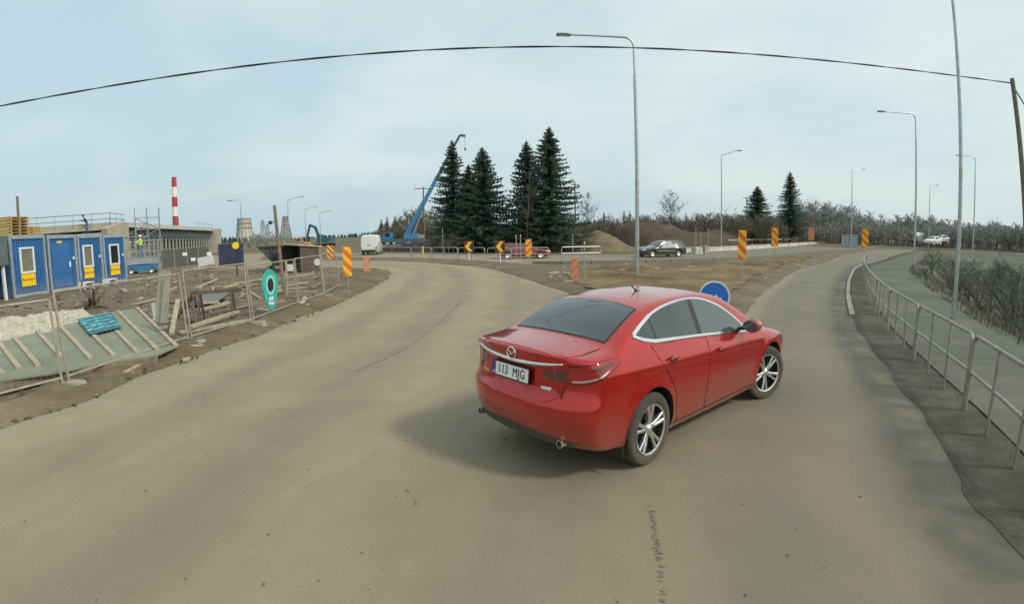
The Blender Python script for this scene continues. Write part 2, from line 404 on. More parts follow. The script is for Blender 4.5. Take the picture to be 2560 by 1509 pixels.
me.polygons.foreach_set('use_smooth', [True] * len(me.polygons))
for p_ in me.polygons:
    c_ = p_.center
    if c_.y < 70 and c_.x > 0 and right_of_kerb(c_.x, c_.y) > 1.5: p_.material_index = 1
tag(link("ground", me), kind="structure")

def offs(line, w, y0=-14, y1=60):
    o = []
    L_ = [q for q in line if y0 <= q[1] <= y1]
    for i, (x, y) in enumerate(L_):
        a = np.array(L_[max(i - 1, 0)]); b = np.array(L_[min(i + 1, len(L_) - 1)]); t = (b - a) / np.linalg.norm(b - a)
        o.append((x - t[1] * w, y + t[0] * w))
    return o
# --- asphalt: one sheet, left side runs under the verge
road_poly = offs(KERB_R, .35, -14, 70)[::-1] + [(130, 137), (210, 214), (210, 260), (94, 128), (55, 90), (38, 71.5), (26, 58.5), (17.7, 51), (11, 48.5), (4, 48.5), (-3, 52), (-12, 60), (-28, 73), (-70, 96), (-90, 96), (-90, 44), (-40, 36), (-12, 30), (-9, 22), (-9, 10), (-10, -14)]
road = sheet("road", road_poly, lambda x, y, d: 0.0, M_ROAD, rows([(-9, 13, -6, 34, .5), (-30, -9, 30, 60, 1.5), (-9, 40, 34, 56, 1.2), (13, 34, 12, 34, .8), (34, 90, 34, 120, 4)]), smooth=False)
RV = np.array([tuple(v.co)[:2] for v in road.data.vertices])
for nm_, ln_ in (("from_kerb", KERB_R), ("from_left", LEFT_EDGE), ("from_isle_l", ISLE_L), ("from_isle_r", ISLE_R)):   # metres from each road edge, for the wheel tracks
    at_ = road.data.attributes.new(nm_, 'FLOAT', 'POINT'); at_.data.foreach_set('value', seg_dist(RV, np.array(ln_)).astype(np.float32))

# --- building-site ground on the left
def site_z(x, y, d=None):
    if d is None: d = float(seg_dist(np.array([[x, y]]), np.array(LEFT_EDGE))[0])
    k = 1 - math.exp(-d / .55)
    return .006 + k * (.11 + .07 * fbm(x, y, .45, 4, 1.3) + .035 * fbm(x, y, 2.1, 3, 4.)) * (1 if d > .02 else 0)
SITE = LEFT_EDGE + [(-90, 52), (-110, 60), (-110, -14)]
sheet("site_ground", SITE, site_z, M_SITE, rows([(-12, -5.5, 2, 34, .28), (-30, -12, 2, 42, .8), (-60, -30, 0, 48, 2.5), (-110, -60, -10, 52, 7)]), rag=.16)
# crumbly brown verge strip between the fence and the asphalt
vb = [(x - .02, y) for x, y in LEFT_EDGE if -6 < y < 33]
off = []
for i, (x, y) in enumerate(vb):
    a = np.array(vb[max(i - 1, 0)]); b = np.array(vb[min(i + 1, len(vb) - 1)]); t = (b - a) / np.linalg.norm(b - a)
    w_ = 1.25 + .35 * math.sin(y * .9) if y < 26 else 2.6
    off.append((x - t[1] * w_, y + t[0] * w_))
fr = [(x + .22 + .05 * math.sin(y * 1.3), y) for x, y in vb]
sheet("dirt_verge", fr + off[::-1], lambda x, y, d: (.004 if d < .02 else .012 + min(1, d / .5) * (.10 + .05 * fbm(x, y, 1.1, 4, 6.))) + (site_z(x, y) if x < line_x(LEFT_EDGE, y) - .4 else 0) * .9, M_DIRT, rows([(-12, -5, -6, 34, .16)]), rag=.16)

# --- island between the branches
def isle_z(x, y, d): return .008 + (1 - math.exp(-d / .45)) * (.15 + .05 * fbm(x, y, .8, 4, 9.) + .02 * fbm(x, y, 4, 3, 2.))
isle = ISLE_L + ISLE_R + ROAD2_NEAR
sheet("island_verge", isle, isle_z, M_GRAVEL, rows([(-6, 20, 12, 44, .45), (-30, -6, 36, 62, 1.5), (20, 60, 28, 76, 2)]), rag=.12)
gi = smooth_line([(3.5, 16.6), (2.6, 20), (2.9, 25), (5.0, 29.5), (9.5, 32.4), (14.2, 35), (19, 38), (24, 42), (27, 42.6), (22, 36.4), (16, 29), (11.8, 23.3), (8.8, 18.7), (6.6, 15.4), (5.1, 14.2), (3.5, 16.6)], 5)[:-1]
sheet("dry_grass_patch", gi, lambda x, y, d: isle_z(x, y, 3) + (.012 if d < .02 else .03 + min(1, d / .8) * (.06 + .07 * fbm(x, y, .9, 4, 3.3))), M_ISLE, rows([(2, 18, 13, 40, .32), (18, 28, 30, 44, .8)]), rag=.35)

# --- strip of gravel and the walking path right of the kerb
sheet("gutter_strip", offs(KERB_R, .02) + offs(KERB_R, 1.0)[::-1], lambda x, y, d: .006 if d < .02 else .02 + .02 * fbm(x, y, 2, 3, 1.) * min(1, d * 4), M_GUTTER, rows([(2, 14, -3, 20, .22)]), rag=.09)
sheet("footpath", offs(KERB_R, .86) + offs(KERB_R, 3.4)[::-1], lambda x, y, d: .042 if d > .02 else .036, M_PATH, None)
# kerb: separate concrete kerbstones
M_KERB = mat("kerb_concrete", (.30, .29, .25), .9, var=.35, scale=1.2, bump=.3)
kr = [q for q in smooth_line(KERB_R, 2) if -4 < q[1] < 45]
acc_ = []; s_ = 0.0; k_m = {}
kerb = tag(bpy.data.objects.new("kerb", None), kind="structure"); COL.objects.link(kerb)
P_ = [np.array(q) for q in kr]; cum = [0]
for a, b in zip(P_[:-1], P_[1:]): cum.append(cum[-1] + np.linalg.norm(b - a))
kx = lambda s: (float(np.interp(s, cum, [q[0] for q in P_])), float(np.interp(s, cum, [q[1] for q in P_])))
kme = MB().box((0, 0, -.04), (.985, .15, .20), taper=.98).mesh("kerbstone", M_KERB)
i = 0
while i + 1 < cum[-1] and i < 62:
    a, b = kx(i), kx(i + 1)
    if a[1] < 12.5: i += 1; continue
    o = link("kerbstone", kme, kerb, ((a[0] + b[0]) / 2, (a[1] + b[1]) / 2, random.uniform(-.006, .006)), math.atan2(b[1] - a[1], b[0] - a[0])); i += 1

# cracks and a tarry streak in the asphalt
M_CRACK = mat("crack_fill", (.20, .175, .125), .9, var=.2, scale=8)
def streak_marks(name, px, w, seed, gap=.25, z=.004):
    """a broken, uneven line of dark spots that runs along ground points"""
    rnd = random.Random(seed); L_ = smooth_line([tuple(gp(*q))[:2] for q in px], 14); mb = MB(); pr = None
    for i in range(len(L_) - 1):
        if rnd.random() < gap: continue
        a, b = np.array(L_[i]), np.array(L_[i + 1]); t = (b - a) / (np.linalg.norm(b - a) + 1e-9); nn_ = np.array((-t[1], t[0])); k = 5; up_, dn = [], []
        sh_ = rnd.gauss(0, w * .35)
        for j in range(k + 1):
            q = a + (b - a) * j / k * .97 + nn_ * sh_; ww = w * rnd.uniform(.15, 1.0) * (math.sin(math.pi * (j + .4) / (k + .8)) ** .5); up_.append((*(q + nn_ * ww), z + i % 7 * .0004)); dn.append((*(q - nn_ * ww * rnd.uniform(.3, 1)), z + i % 7 * .0004))
        mb.add(up_ + dn, [(j, j + 1, k + 2 + j, k + 1 + j) for j in range(k)])
    o = mb.build(name, M_CRACK, road); o["kind"] = "stuff"; return o
streak_marks("crack", [(893, 928), (930, 910), (985, 886), (1040, 852), (1095, 808), (1135, 772), (1158, 748)], .035, 1, .12)
streak_marks("tar_streak", [(1622, 1262), (1632, 1300), (1636, 1350), (1648, 1400), (1652, 1450), (1660, 1509)], .03, 2, .5); streak_marks("tar_streak", [(1634, 1275), (1640, 1330), (1650, 1390), (1658, 1470), (1664, 1509)], .022, 5, .65, .0075)
streak_marks("clay_spot", [(1016, 1222), (1020, 1232)], .02, 3, .0); streak_marks("clay_spot", [(1036, 1252), (1040, 1262)], .018, 4, .0)
# ------------------------------------------------------------------ the red saloon: body as an analytic surface, panels laid onto it
def smax(a, b, k):
    h = np.clip(.5 + .5 * (a - b) / k, 0, 1)
    return b + (a - b) * h + k * h * (1 - h)
class CarBody:
    """closed body surface F=0; x forward from the rear axle, y to the left, z up"""
    ZC = ([-1.15, -1.0, -.9, -.7, -.5, -.4, -.2, 0, .17, .4, .8, 1.2, 1.6, 1.9, 2.2, 2.5, 2.68, 2.9, 3.2, 3.5, 3.7, 3.9],
          [1.105, 1.118, 1.127, 1.138, 1.155, 1.18, 1.268, 1.345, 1.397, 1.435, 1.461, 1.462, 1.425, 1.35, 1.23, 1.09, 1.01, .975, .92, .84, .75, .62])
    WX = ([-1.2, -1.0, -.75, -.4, 0, .5, 1.4, 2.3, 2.83, 3.2, 3.5, 3.75, 3.9], [.80, .855, .895, .915, .92, .908, .905, .908, .92, .905, .85, .72, .6])
    GZ = ([.1, .16, .21, .28, .36, .5, .62, .74, .83, .87, .92, .965, 1.0], [-.24, -.14, -.085, -.05, -.03, -.014, -.002, -.004, -.006, -.012, -.034, -.055, -.08])
    RX = ([.15, .24, .30, .36, .42, .50, .60, .665, .70, .73, .77, .87, 1.0, 1.06, 1.10, 1.13, 1.2], [-.70, -.82, -.91, -.975, -1.01, -1.04, -1.062, -1.062, -1.056, -1.035, -1.014, -.992, -.985, -.995, -1.012, -1.008, -.96])
    FX = ([.15, .25, .4, .55, .7, .85, 1.0], [3.55, 3.70, 3.76, 3.78, 3.74, 3.62, 3.4])
    ZB0 = .185; lift = .15; tumble = .50; rear_k = .30; front_k = .40; crown = (.045, .05, .06); arches = ((0, .345), (2.83, .345)); flare = .022; belt0, belt1 = 1.085, .945
    def belt(s, x): return s.belt0 + (s.belt1 - s.belt0) * np.clip((x + .6) / 3.2, 0, 1)
    def Y(s, x, z):
        b = s.belt(x); k = 1.0 / b
        w = pchip(*s.WX, x) + pchip(*s.GZ, np.minimum(z * k, 1.0))
        up = np.maximum(z - b, 0)
        w = w - up * s.tumble - np.clip((.6 - x) / 1.1, 0, 1.3) * up * .28
        for ax, az in s.arches:
            r = np.hypot(x - ax, z - az); w = w + s.flare * np.exp(-((r - .40) / .07) ** 2) * (z < .95)
        return w
    def F(s, P):
        x, y, z = P[:, 0], np.abs(P[:, 1]), P[:, 2]
        f = y - s.Y(x, z)
        cr = np.interp(x, [-.6, .6, 1.8, 2.8], [s.crown[0], s.crown[1], s.crown[1], s.crown[2]])
        top = z - (pchip(*s.ZC, x) - cr * (y / .7) ** 2.3)
        f = smax(f, top, .075)
        f = smax(f, pchip(*s.RX, z) + s.rear_k * (y / .92) ** 3.2 - x, .05)
        f = smax(f, x - (pchip(*s.FX, z) - s.front_k * (y / .92) ** 2.6), .08)
        return smax(f, s.ZB0 + s.lift * np.clip((.1 - x) / 1.0, 0, 1) - z, .03)
    def hit(s, O, D, far=3.0, n=90):
        """first surface point on rays O + t D"""
        O = np.asarray(O, float); D = np.asarray(D, float); D = D / np.linalg.norm(D, axis=-1, keepdims=True)
        if D.ndim == 1: D = np.repeat(D[None], len(O), 0)
        lo = np.zeros(len(O)); hi = np.full(len(O), far); found = np.zeros(len(O), bool)
        for i in range(n):
            t = far * (i + 1) / n; f = s.F(O + D * t); new = (~found) & (f < 0)
            hi[new] = t; lo[new] = far * i / n; found |= new
        for _ in range(24):
            m_ = (lo + hi) / 2; f = s.F(O + D * m_[:, None]); neg = f < 0
            hi = np.where(neg, m_, hi); lo = np.where(neg, lo, m_)
        P = O + D * hi[:, None]; e = 1e-3; g = np.stack([(s.F(P + np.eye(3)[i] * e) - s.F(P - np.eye(3)[i] * e)) for i in range(3)], 1)
        return P, g / np.linalg.norm(g, axis=1, keepdims=True), found
    def shell(s, nx=150, ny=44, nz=40, x0=-1.06, x1=3.78, W_=.92, zt=1.46):
        """a boxy quad grid pushed onto the surface from a spine line"""
        zs, xa, xb = .62, -.45, 3.1
        verts, faces, idx = [], [], {}
        def vid(q):
            k = (round(q[0], 5), round(q[1], 5), round(q[2], 5))
            if k not in idx: idx[k] = len(verts); verts.append(q)
            return idx[k]
        def face(fn, n1, n2):
            for i in range(n1):
                for j in range(n2): faces.append([vid(fn(a / n1, b / n2)) for a, b in ((i, j), (i + 1, j), (i + 1, j + 1), (i, j + 1))])
        X = lambda t: x0 + (x1 - x0) * t; Yv = lambda t: -W_ + 2 * W_ * t; Z = lambda t: .17 + (zt - .17) * t
        face(lambda a, b: (X(a), Yv(b), Z(1)), nx, ny); face(lambda a, b: (X(a), Yv(b), Z(0)), nx, ny)
        face(lambda a, b: (X(a), Yv(0), Z(b)), nx, nz); face(lambda a, b: (X(a), Yv(1), Z(b)), nx, nz)
        face(lambda a, b: (X(0), Yv(a), Z(b)), ny, nz); face(lambda a, b: (X(1), Yv(a), Z(b)), ny, nz)
        V = np.array(verts); S = np.stack([np.clip(V[:, 0], xa, xb), 0 * V[:, 0], 0 * V[:, 0] + zs], 1)
        D = V - S; lo = np.zeros(len(V)); hi = np.full(len(V), 1.6)
        for _ in range(30):
            m_ = (lo + hi) / 2; f = s.F(S + D * m_[:, None]); hi = np.where(f > 0, m_, hi); lo = np.where(f > 0, lo, m_)
        return (S + D * lo[:, None]), faces
    def patch(s, poly, O, U, V, D, off, step):
        """mesh of a 2D outline projected onto the surface along D"""
        O, U, V, D = [np.array(q, float) for q in (O, U, V, D)]
        P = np.array(poly, float); lo, hi = P.min(0), P.max(0)
        den = []
        for i in range(len(P)):
            a, b = P[i], P[(i + 1) % len(P)]; k = max(1, int(np.linalg.norm(b - a) / step))
            den += [a + (b - a) * j / k for j in range(k)]
        den = np.array(den)
        g_ = np.array([(lo[0] + (i + .5) * step, lo[1] + (j + .5) * step) for i in range(int((hi[0] - lo[0]) / step) + 1) for j in range(int((hi[1] - lo[1]) / step) + 1)])
        g_ = g_[inside(g_, den)]
        if len(g_): g_ = g_[seg_dist(g_, np.vstack([den, den[:1]])) > step * .35]
        n = len(den)
        v, e, f, *_ = delaunay_2d_cdt([Vector(q) for q in den] + [Vector(q) for q in g_], [(i, (i + 1) % n) for i in range(n)], [], 1, 1e-6)
        A = np.array([tuple(q) for q in v]); O3 = O + A[:, :1] * U + A[:, 1:] * V
        Q, nn, ok = s.hit(O3, D); Q = Q + nn * off
        return Q, [tuple(t) for t in f], nn
    def line(s, pts, O, U, V, D, off):
        O, U, V, D = [np.array(q, float) for q in (O, U, V, D)]; A = np.array(pts, float)
        Q, nn, ok = s.hit(O + A[:, :1] * U + A[:, 1:] * V, D); return Q + nn * off, nn
def mesh_part(name, V, F_, m, parent, smooth=True, thick=0.0, N_=None):
    V = np.asarray(V)
    if thick and N_ is not None:                 # give the sheet a rim that reaches down into the body
        fe = {}
        for f in F_:
            for a, b in zip(f, f[1:] + f[:1]): fe[(a, b)] = 1
        rim = [(a, b) for a, b in fe if (b, a) not in fe]; k = len(V); V2 = V - N_ * thick
        V = np.vstack([V, V2]); F_ = list(F_) + [(b, a, a + k, b + k) for a, b in rim]
    me = bpy.data.meshes.new(name); me.from_pydata(V.tolist(), [], [tuple(f) for f in F_]); me.materials.append(m)
    b = bmesh.new(); b.from_mesh(me); loose = [v for v in b.verts if not v.link_faces]
    if loose: bmesh.ops.delete(b, geom=loose, context='VERTS')
    bmesh.ops.recalc_face_normals(b, faces=b.faces); b.to_mesh(me); b.free()
    if N_ is not None:                          # open sheets: point the front side outwards
        P0 = me.polygons[0]; i0 = P0.vertices[0]
        if i0 < len(N_) and Vector(N_[i0]).dot(P0.normal) < 0: me.flip_normals()
    if smooth: me.polygons.foreach_set('use_smooth', [True] * len(me.polygons)); me.set_sharp_from_angle(angle=R(40))
    return link(name, me, parent)
def ribbon(name, Q, nn, w, m, parent, closed=False):
    """a narrow strip that follows a line on the surface"""
    k = len(Q); V = []; F_ = []
    for i in range(k):
        t = Q[(i + 1) % k if closed else min(i + 1, k - 1)] - Q[(i - 1) % k if closed else max(i - 1, 0)]; t = t / (np.linalg.norm(t) + 1e-9)
        sdir = np.cross(nn[i], t); ww = w[i] if hasattr(w, '__len__') else w
        V += [Q[i] + sdir * ww / 2, Q[i] - sdir * ww / 2]
    for i in range(k if closed else k - 1): j = (i + 1) % k; F_.append((2 * i, 2 * j, 2 * j + 1, 2 * i + 1))
    return mesh_part(name, np.array(V), F_, m, parent)
def boolean_cut(ob, cutters):
    for c in cutters:
        md = ob.modifiers.new("cut", 'BOOLEAN'); md.operation = 'DIFFERENCE'; md.object = c; md.solver = 'EXACT'
        try: md.material_mode = 'TRANSFER'
        except Exception: pass
    dg = bpy.context.evaluated_depsgraph_get(); me = bpy.data.meshes.new_from_object(ob.evaluated_get(dg))
    ob.modifiers.clear(); old = ob.data; ob.data = me; bpy.data.meshes.remove(old)
    for c in cutters: d = c.data; bpy.data.objects.remove(c); bpy.data.meshes.remove(d)
    me.polygons.foreach_set('use_smooth', [True] * len(me.polygons)); me.set_sharp_from_angle(angle=R(42))

DUST = (.30, .235, .165)
M_RED = mat("red_paint", (.46, .009, .0042), .25, metal=.5, var=.05, scale=3, coat=1.0, dirt=(DUST, .12, .68, .52))
M_SEAM = mat("panel_gap", (.02, .008, .008), .6, var=.05)
M_GLASS = mat("tinted_glass", (.012, .022, .024), .05, var=.1, spec=.9, coat=.6)
M_GLASS2 = mat("clear_dark_glass", (.045, .06, .06), .05, var=.1, spec=.9, coat=.6)
M_CHROME = mat("chrome", (.82, .82, .80), .16, metal=1, var=.04, scale=20)
M_BLACKP = mat("black_plastic", (.022, .022, .022), .5, var=.2)
M_VALANCE = mat("dusty_black_plastic", (.05, .045, .038), .75, var=.3, scale=9, dirt=(DUST, .1, .5, .5))
M_TYRE = mat("tyre_rubber", (.03, .029, .027), .85, var=.3, scale=14, dirt=(DUST, -1.2, .9, .42))
M_ALLOY = mat("alloy", (.72, .72, .70), .28, metal=.9, var=.08, scale=9)
M_RIMDARK = mat("rim_dark", (.03, .03, .03), .45, metal=.5, var=.2)
M_TAILRED = mat("tail_lamp_red", (.30, .0035, .0045), .08, var=.15, scale=18, coat=1)
M_TAILDARK = mat("tail_lamp_smoked", (.10, .018, .018), .12, var=.1, scale=6, coat=1)
M_WHITE = mat("plate_white", (.74, .76, .74), .4, var=.03)
M_INK = mat("black_ink", (.012, .012, .014), .5, var=.05)
M_BLUEBAND = mat("plate_blue", (.02, .06, .35), .4, var=.05)

def text_mesh(name, body, size, m, parent, M, extr=.0015, bold=0.0, sx=1.0, align='CENTER'):
    c = bpy.data.curves.new(name, 'FONT'); c.body = body; c.size = size; c.extrude = extr; c.offset = bold; c.align_x = align; c.align_y = 'CENTER'; c.resolution_u = 3; c.space_character = 1.08
    o = bpy.data.objects.new(name, c); COL.objects.link(o); dg = bpy.context.evaluated_depsgraph_get()
    me = bpy.data.meshes.new_from_object(o.evaluated_get(dg)); bpy.data.objects.remove(o); bpy.data.curves.remove(c)
    me.transform(M @ Matrix.Diagonal((sx, 1, 1, 1))); me.materials.clear(); me.materials.append(m); me.name = name
    return link(name, me, parent)

def wheel(parent, x, y, z, side, steer=0.0, rad=.34, wid=.225, rimr=.235, spin=0.0):
    """tyre and a rim with five pairs of spokes; side -1 right, +1 left"""
    w = bpy.data.objects.new("wheel", None); COL.objects.link(w); w.parent = parent; w.location = (x, y, z); w.rotation_euler = (0, 0, steer)
    h = wid / 2; t = MB()
    prof = [(rimr, -h * .8), (rimr + .02, -h * .98), (rad - .05, -h * 1.04), (rad - .018, -h * .96), (rad - .004, -h * .8)]
    for k in range(5):                          # tread with circumferential grooves
        a = -h * .74 + k * h * .37; prof += [(rad, a), (rad, a + h * .26), (rad - .008, a + h * .275), (rad - .008, a + h * .355)] if k < 4 else [(rad, a), (rad, h * .74)]
    prof += [(rad - .004, h * .8), (rad - .018, h * .96), (rad - .05, h * 1.04), (rimr + .02, h * .98), (rimr, h * .8)]
    t.lathe(prof, n=48, axis='Y'); t.build("tyre", M_TYRE, w, True, 30)
    s = side; rim = MB()
    rim.lathe([(rimr + .004, s * h * .98), (rimr + .006, s * h * .80), (rimr - .008, s * h * .72), (rimr - .014, s * h * .9), (rimr + .004, s * h * .98)], n=48, axis='Y')
    fy = s * h * .86
    for k in range(5):
        a0 = spin + k * 2 * math.pi / 5
        for da in (-.135, .135):
            b = a0 + da * 1.25
            pi_ = Vector((math.cos(a0 + da * .9) * .045, 0, math.sin(a0 + da * .9) * .045)); po = Vector((math.cos(b) * (rimr - .004), 0, math.sin(b) * (rimr - .004)))
            d = (po - pi_).normalized(); nrm = Vector((-d.z, 0, d.x)); vs = []
            for q, wd_, yy in ((pi_, .019, fy - s * .022), ((pi_ + po) / 2, .0155, fy - s * .004), (po, .0195, fy)):
                for e, dy in ((-1, 0), (-.55, s * .009), (.55, s * .009), (1, 0), (1, -s * .03), (-1, -s * .03)): vs.append(q + nrm * wd_ * e + Vector((0, yy + dy, 0)))
            rim.add(vs, [(i * 6 + j, i * 6 + (j + 1) % 6, (i + 1) * 6 + (j + 1) % 6, (i + 1) * 6 + j) for i in range(2) for j in range(6)])
    rim.lathe([(.0, fy + s * .004), (.026, fy + s * .003), (.032, fy - s * .004), (.062, fy - s * .018), (.07, fy - s * .045)], n=30, axis='Y')
    rim.build("rim", M_ALLOY, w, True, 35)
    MB().lathe([(0.0, s * h * .25), (rimr - .01, s * h * .3), (rimr + .003, s * h * .8)], n=40, axis='Y').build("brake_drum", M_RIMDARK, w, True)
    return w

def build_saloon(loc, yaw, scale):
    B = CarBody()
    root = thing("red_car", "glossy red saloon with tinted windows and number plate 113 MJG turning on the road", "car", loc, yaw)
    root.scale = scale
    V, F_ = B.shell()
    body = mesh_part("body", V, F_, M_RED, root); body.data.materials.append(M_BLACKP)
    cut = []
    for ax in (0, 2.83):
        for s in (-1, 1):
            c = MB().lathe([(0, s * .52), (.395, s * .52), (.392, s * 1.3), (0, s * 1.3)], c=(ax, 0, .345), n=56, axis='Y').build("cutter", M_BLACKP)
            c.parent = root; cut.append(c)
    bpy.context.view_layer.update()
    boolean_cut(body, cut)
    SID = {-1: dict(O=(0, -2.2, 0), U=(1, 0, 0), V=(0, 0, 1), D=(0, 1, 0)), 1: dict(O=(0, 2.2, 0), U=(1, 0, 0), V=(0, 0, 1), D=(0, -1, 0))}
    TOP = dict(O=(0, 0, 3.2), U=(1, 0, 0), V=(0, 1, 0), D=(0, 0, -1)); REAR = dict(O=(-2.6, 0, 0), U=(0, 1, 0), V=(0, 0, 1), D=(1, 0, 0))
    FRONT = dict(O=(5.2, 0, 0), U=(0, 1, 0), V=(0, 0, 1), D=(-1, 0, 0))
    def P(name, poly, pr, off, step, m, par=root, thick=.004):
        Q, f, nn = B.patch(poly, off=off, step=step, **pr); return mesh_part(name, Q, f, m, par, True, thick, nn)
    def RB(name, pts, pr, off, w, m, par=root, closed=False):
        Q, nn = B.line(pts, off=off, **pr); return ribbon(name, Q, nn, w, m, par, closed)
    # side glass outline (x, z), rear tip to the mirror
    up = smooth_line([(-.15, 1.185), (.05, 1.262), (.28, 1.332), (.6, 1.383), (.98, 1.398), (1.3, 1.372), (1.62, 1.285), (1.9, 1.15), (2.16, .985)], 6)
    lowl = [(2.19, .948), (1.6, 1.0), (1.1, 1.043), (.6, 1.078), (.14, 1.108), (-.02, 1.14)]
    def cutx(a, b):
        u_ = np.array(up); l_ = np.array(lowl)[::-1]; xs = np.linspace(a, b, max(3, int((b - a) / .04)))
        # top edge from a to b and back along the lower edge
        top = [(x, float(np.interp(x, u_[:, 0], u_[:, 1]))) for x in xs]; bot = [(x, float(np.interp(x, l_[:, 0], l_[:, 1]))) for x in xs[::-1] if x >= l_[0][0]]
        return top + bot
    for s in (-1, 1):
        pr = SID[s]
        base = up + lowl
        P("window_surround", base, pr, .003, .05, M_BLACKP)
        P("quarter_window", [q for q in cutx(-.10, .17)], pr, .006, .04, M_GLASS)
        P("rear_door_window", cutx(.19, .97), pr, .006, .04, M_GLASS)
        P("front_door_window", cutx(1.06, 2.10), pr, .006, .04, M_GLASS2 if s < 0 else M_GLASS)
        ring = smooth_line(up, 1) + lowl; Q, nn = B.line(ring, off=.008, **pr)
        wd = [.034 if q[0] < .2 else .024 for q in ring]
        ribbon("window_trim", Q, nn, wd, M_CHROME, root, True)
        # doors: raised panels with a dark gap round them
        fd = [(2.28, .90), (2.36, .62), (2.28, .36), (2.2, .285), (1.12, .285), (1.09, .36), (1.10, .62), (1.12, 1.02), (1.7, .965)]
        rd = [(1.105, 1.02), (1.085, .62), (1.075, .36), (1.06, .285), (.53, .285), (.475, .44), (.41, .62), (.30, .78), (.20, .88), (.11, .98), (.06, 1.085), (.6, 1.056)]
        for nm, q in (("front_door", fd), ("rear_door", rd)):
            d_ = P(nm, q, pr, .0045, .05, M_RED)
            RB("door_gap", [(a, b) for a, b in q] + [q[0]], pr, .0035, .010, M_SEAM, d_)
            hx, hz = (1.27, .865) if nm == "front_door" else (.26, .925)
            Q, nn = B.line([(hx + .0 + t_ * .2, hz + .008 * math.sin(t_ * 3.1)) for t_ in np.linspace(0, 1, 9)], off=.034, **pr)
            h_ = MB().tube(Q.tolist(), [.006, .012, .014, .014, .014, .014, .014, .012, .007], 8); h_.build("handle", M_RED, d_, True)
            P("handle_recess", [(hx + .1 + .07 * math.cos(a), hz - .006 + .026 * math.sin(a)) for a in np.linspace(0, 2 * math.pi, 20)[:-1]], pr, .0062, .02, M_SEAM, d_)
        # sill strip and arch lips
        RB("sill_line", [(x, .275) for x in np.linspace(.42, 2.4, 30)], pr, .004, .010, M_SEAM)
        for ax in (0, 2.83):
            RB("arch_lip", [(ax + .402 * math.cos(a), .345 + .402 * math.sin(a)) for a in np.linspace(-.35, math.pi + .35, 40)], pr, .004, .014, M_RED)
        # door mirror
        mq = bpy.data.objects.new("door_mirror", None); COL.objects.link(mq); mq.parent = root; mq.location = (1.97, s * 1.0, 1.045)
        mb = MB(); n1, n2 = 14, 10; vs = []
        for i in range(n1 + 1):
            for j in range(n2):
                t_ = i / n1; a = 2 * math.pi * j / n2; rr = math.sin(math.pi * min(max(t_, .03), .97)) ** .5
                vs.append((.02 + .075 * math.cos(a) * rr, s * (t_ - .5) * .23, .085 * math.sin(a) * rr + .012 * (t_)))
        mb.add(vs, [(i * n2 + j, i * n2 + (j + 1) % n2, (i + 1) * n2 + (j + 1) % n2, (i + 1) * n2 + j) for i in range(n1) for j in range(n2)] + [tuple(range(n2)), tuple(n1 * n2 + j for j in range(n2))])
        mb.build("mirror_housing", M_RED, mq, True, 60)
        MB().bar((.02, -s * .20, -.05), (.02, -s * .03, -.03), .05, .035).build("mirror_arm", M_BLACKP, mq)
        MB().prism([(.1 * math.cos(a), .062 * math.sin(a)) for a in np.linspace(0, 2 * math.pi, 20)[:-1]], (-.056, 0, .006), (0, 1, 0), (0, 0, 1), (-1, 0, 0), .006).build("mirror_glass", M_GLASS2, mq)
    # rear window, windscreen, sunroof seam, boot
    rw = [(-.39, -.61), (-.415, -.3), (-.42, 0), (-.415, .3), (-.39, .61), (-.2, .59), (0, .565), (.15, .54), (.19, .25), (.205, 0), (.19, -.25), (.15, -.54), (0, -.565), (-.2, -.59)]
    P("rear_window_frame", [(x + (.02 if x > 0 else -.02), y * 1.035) for x, y in rw], TOP, .003, .06, M_BLACKP); P("rear_window", rw, TOP, .0055, .05, M_GLASS)
    RB("heater_line", [(.15, y) for y in np.linspace(-.1, .1, 6)], TOP, .0065, .012, M_INK)
    ws = [(2.62, -.66), (2.66, -.3), (2.67, 0), (2.66, .3), (2.62, .66), (2.2, .615), (1.74, .55), (1.70, .3), (1.69, 0), (1.70, -.3), (1.74, -.55), (2.2, -.615)]
    P("windscreen", ws, TOP, .005, .06, M_GLASS)
    RB("bonnet_gap", [(2.72, y) for y in np.linspace(-.7, .7, 30)], TOP, .003, .012, M_SEAM)
    boot = P("boot_lid", [(-.94, -.60), (-.96, -.3), (-.965, 0), (-.96, .3), (-.94, .60), (-.75, .655), (-.5, .655), (-.475, .3), (-.475, 0), (-.475, -.3), (-.5, -.655), (-.75, -.655)], TOP, .004, .05, M_RED)
    RB("boot_gap", [(-.94, -.60), (-.75, -.655), (-.5, -.655), (-.475, -.3), (-.475, 0), (-.475, .3), (-.5, .655), (-.75, .655), (-.94, .60)], TOP, .003, .012, M_SEAM, boot)
    # rear face: boot lid lower part, bumper line, valance, lamps
    lid = [(-.62, 1.085), (-.3, 1.096), (0, 1.10), (.3, 1.096), (.62, 1.085), (.66, .98), (.60, .78), (.46, .715), (.2, .695), (0, .69), (-.2, .695), (-.46, .715), (-.60, .78), (-.66, .98)]
    P("boot_panel", lid, REAR, .0035, .04, M_RED, boot); RB("panel_gap", lid[4:] + [lid[0]], REAR, .0025, .007, M_SEAM, boot)
    P("valance", smooth_line([(-.74, .385), (-.5, .43), (0, .45), (.5, .43), (.74, .385)], 5) + [(.68, .335), (.4, .34), (0, .34), (-.4, .34), (-.68, .335)], REAR, .004, .05, M_VALANCE)
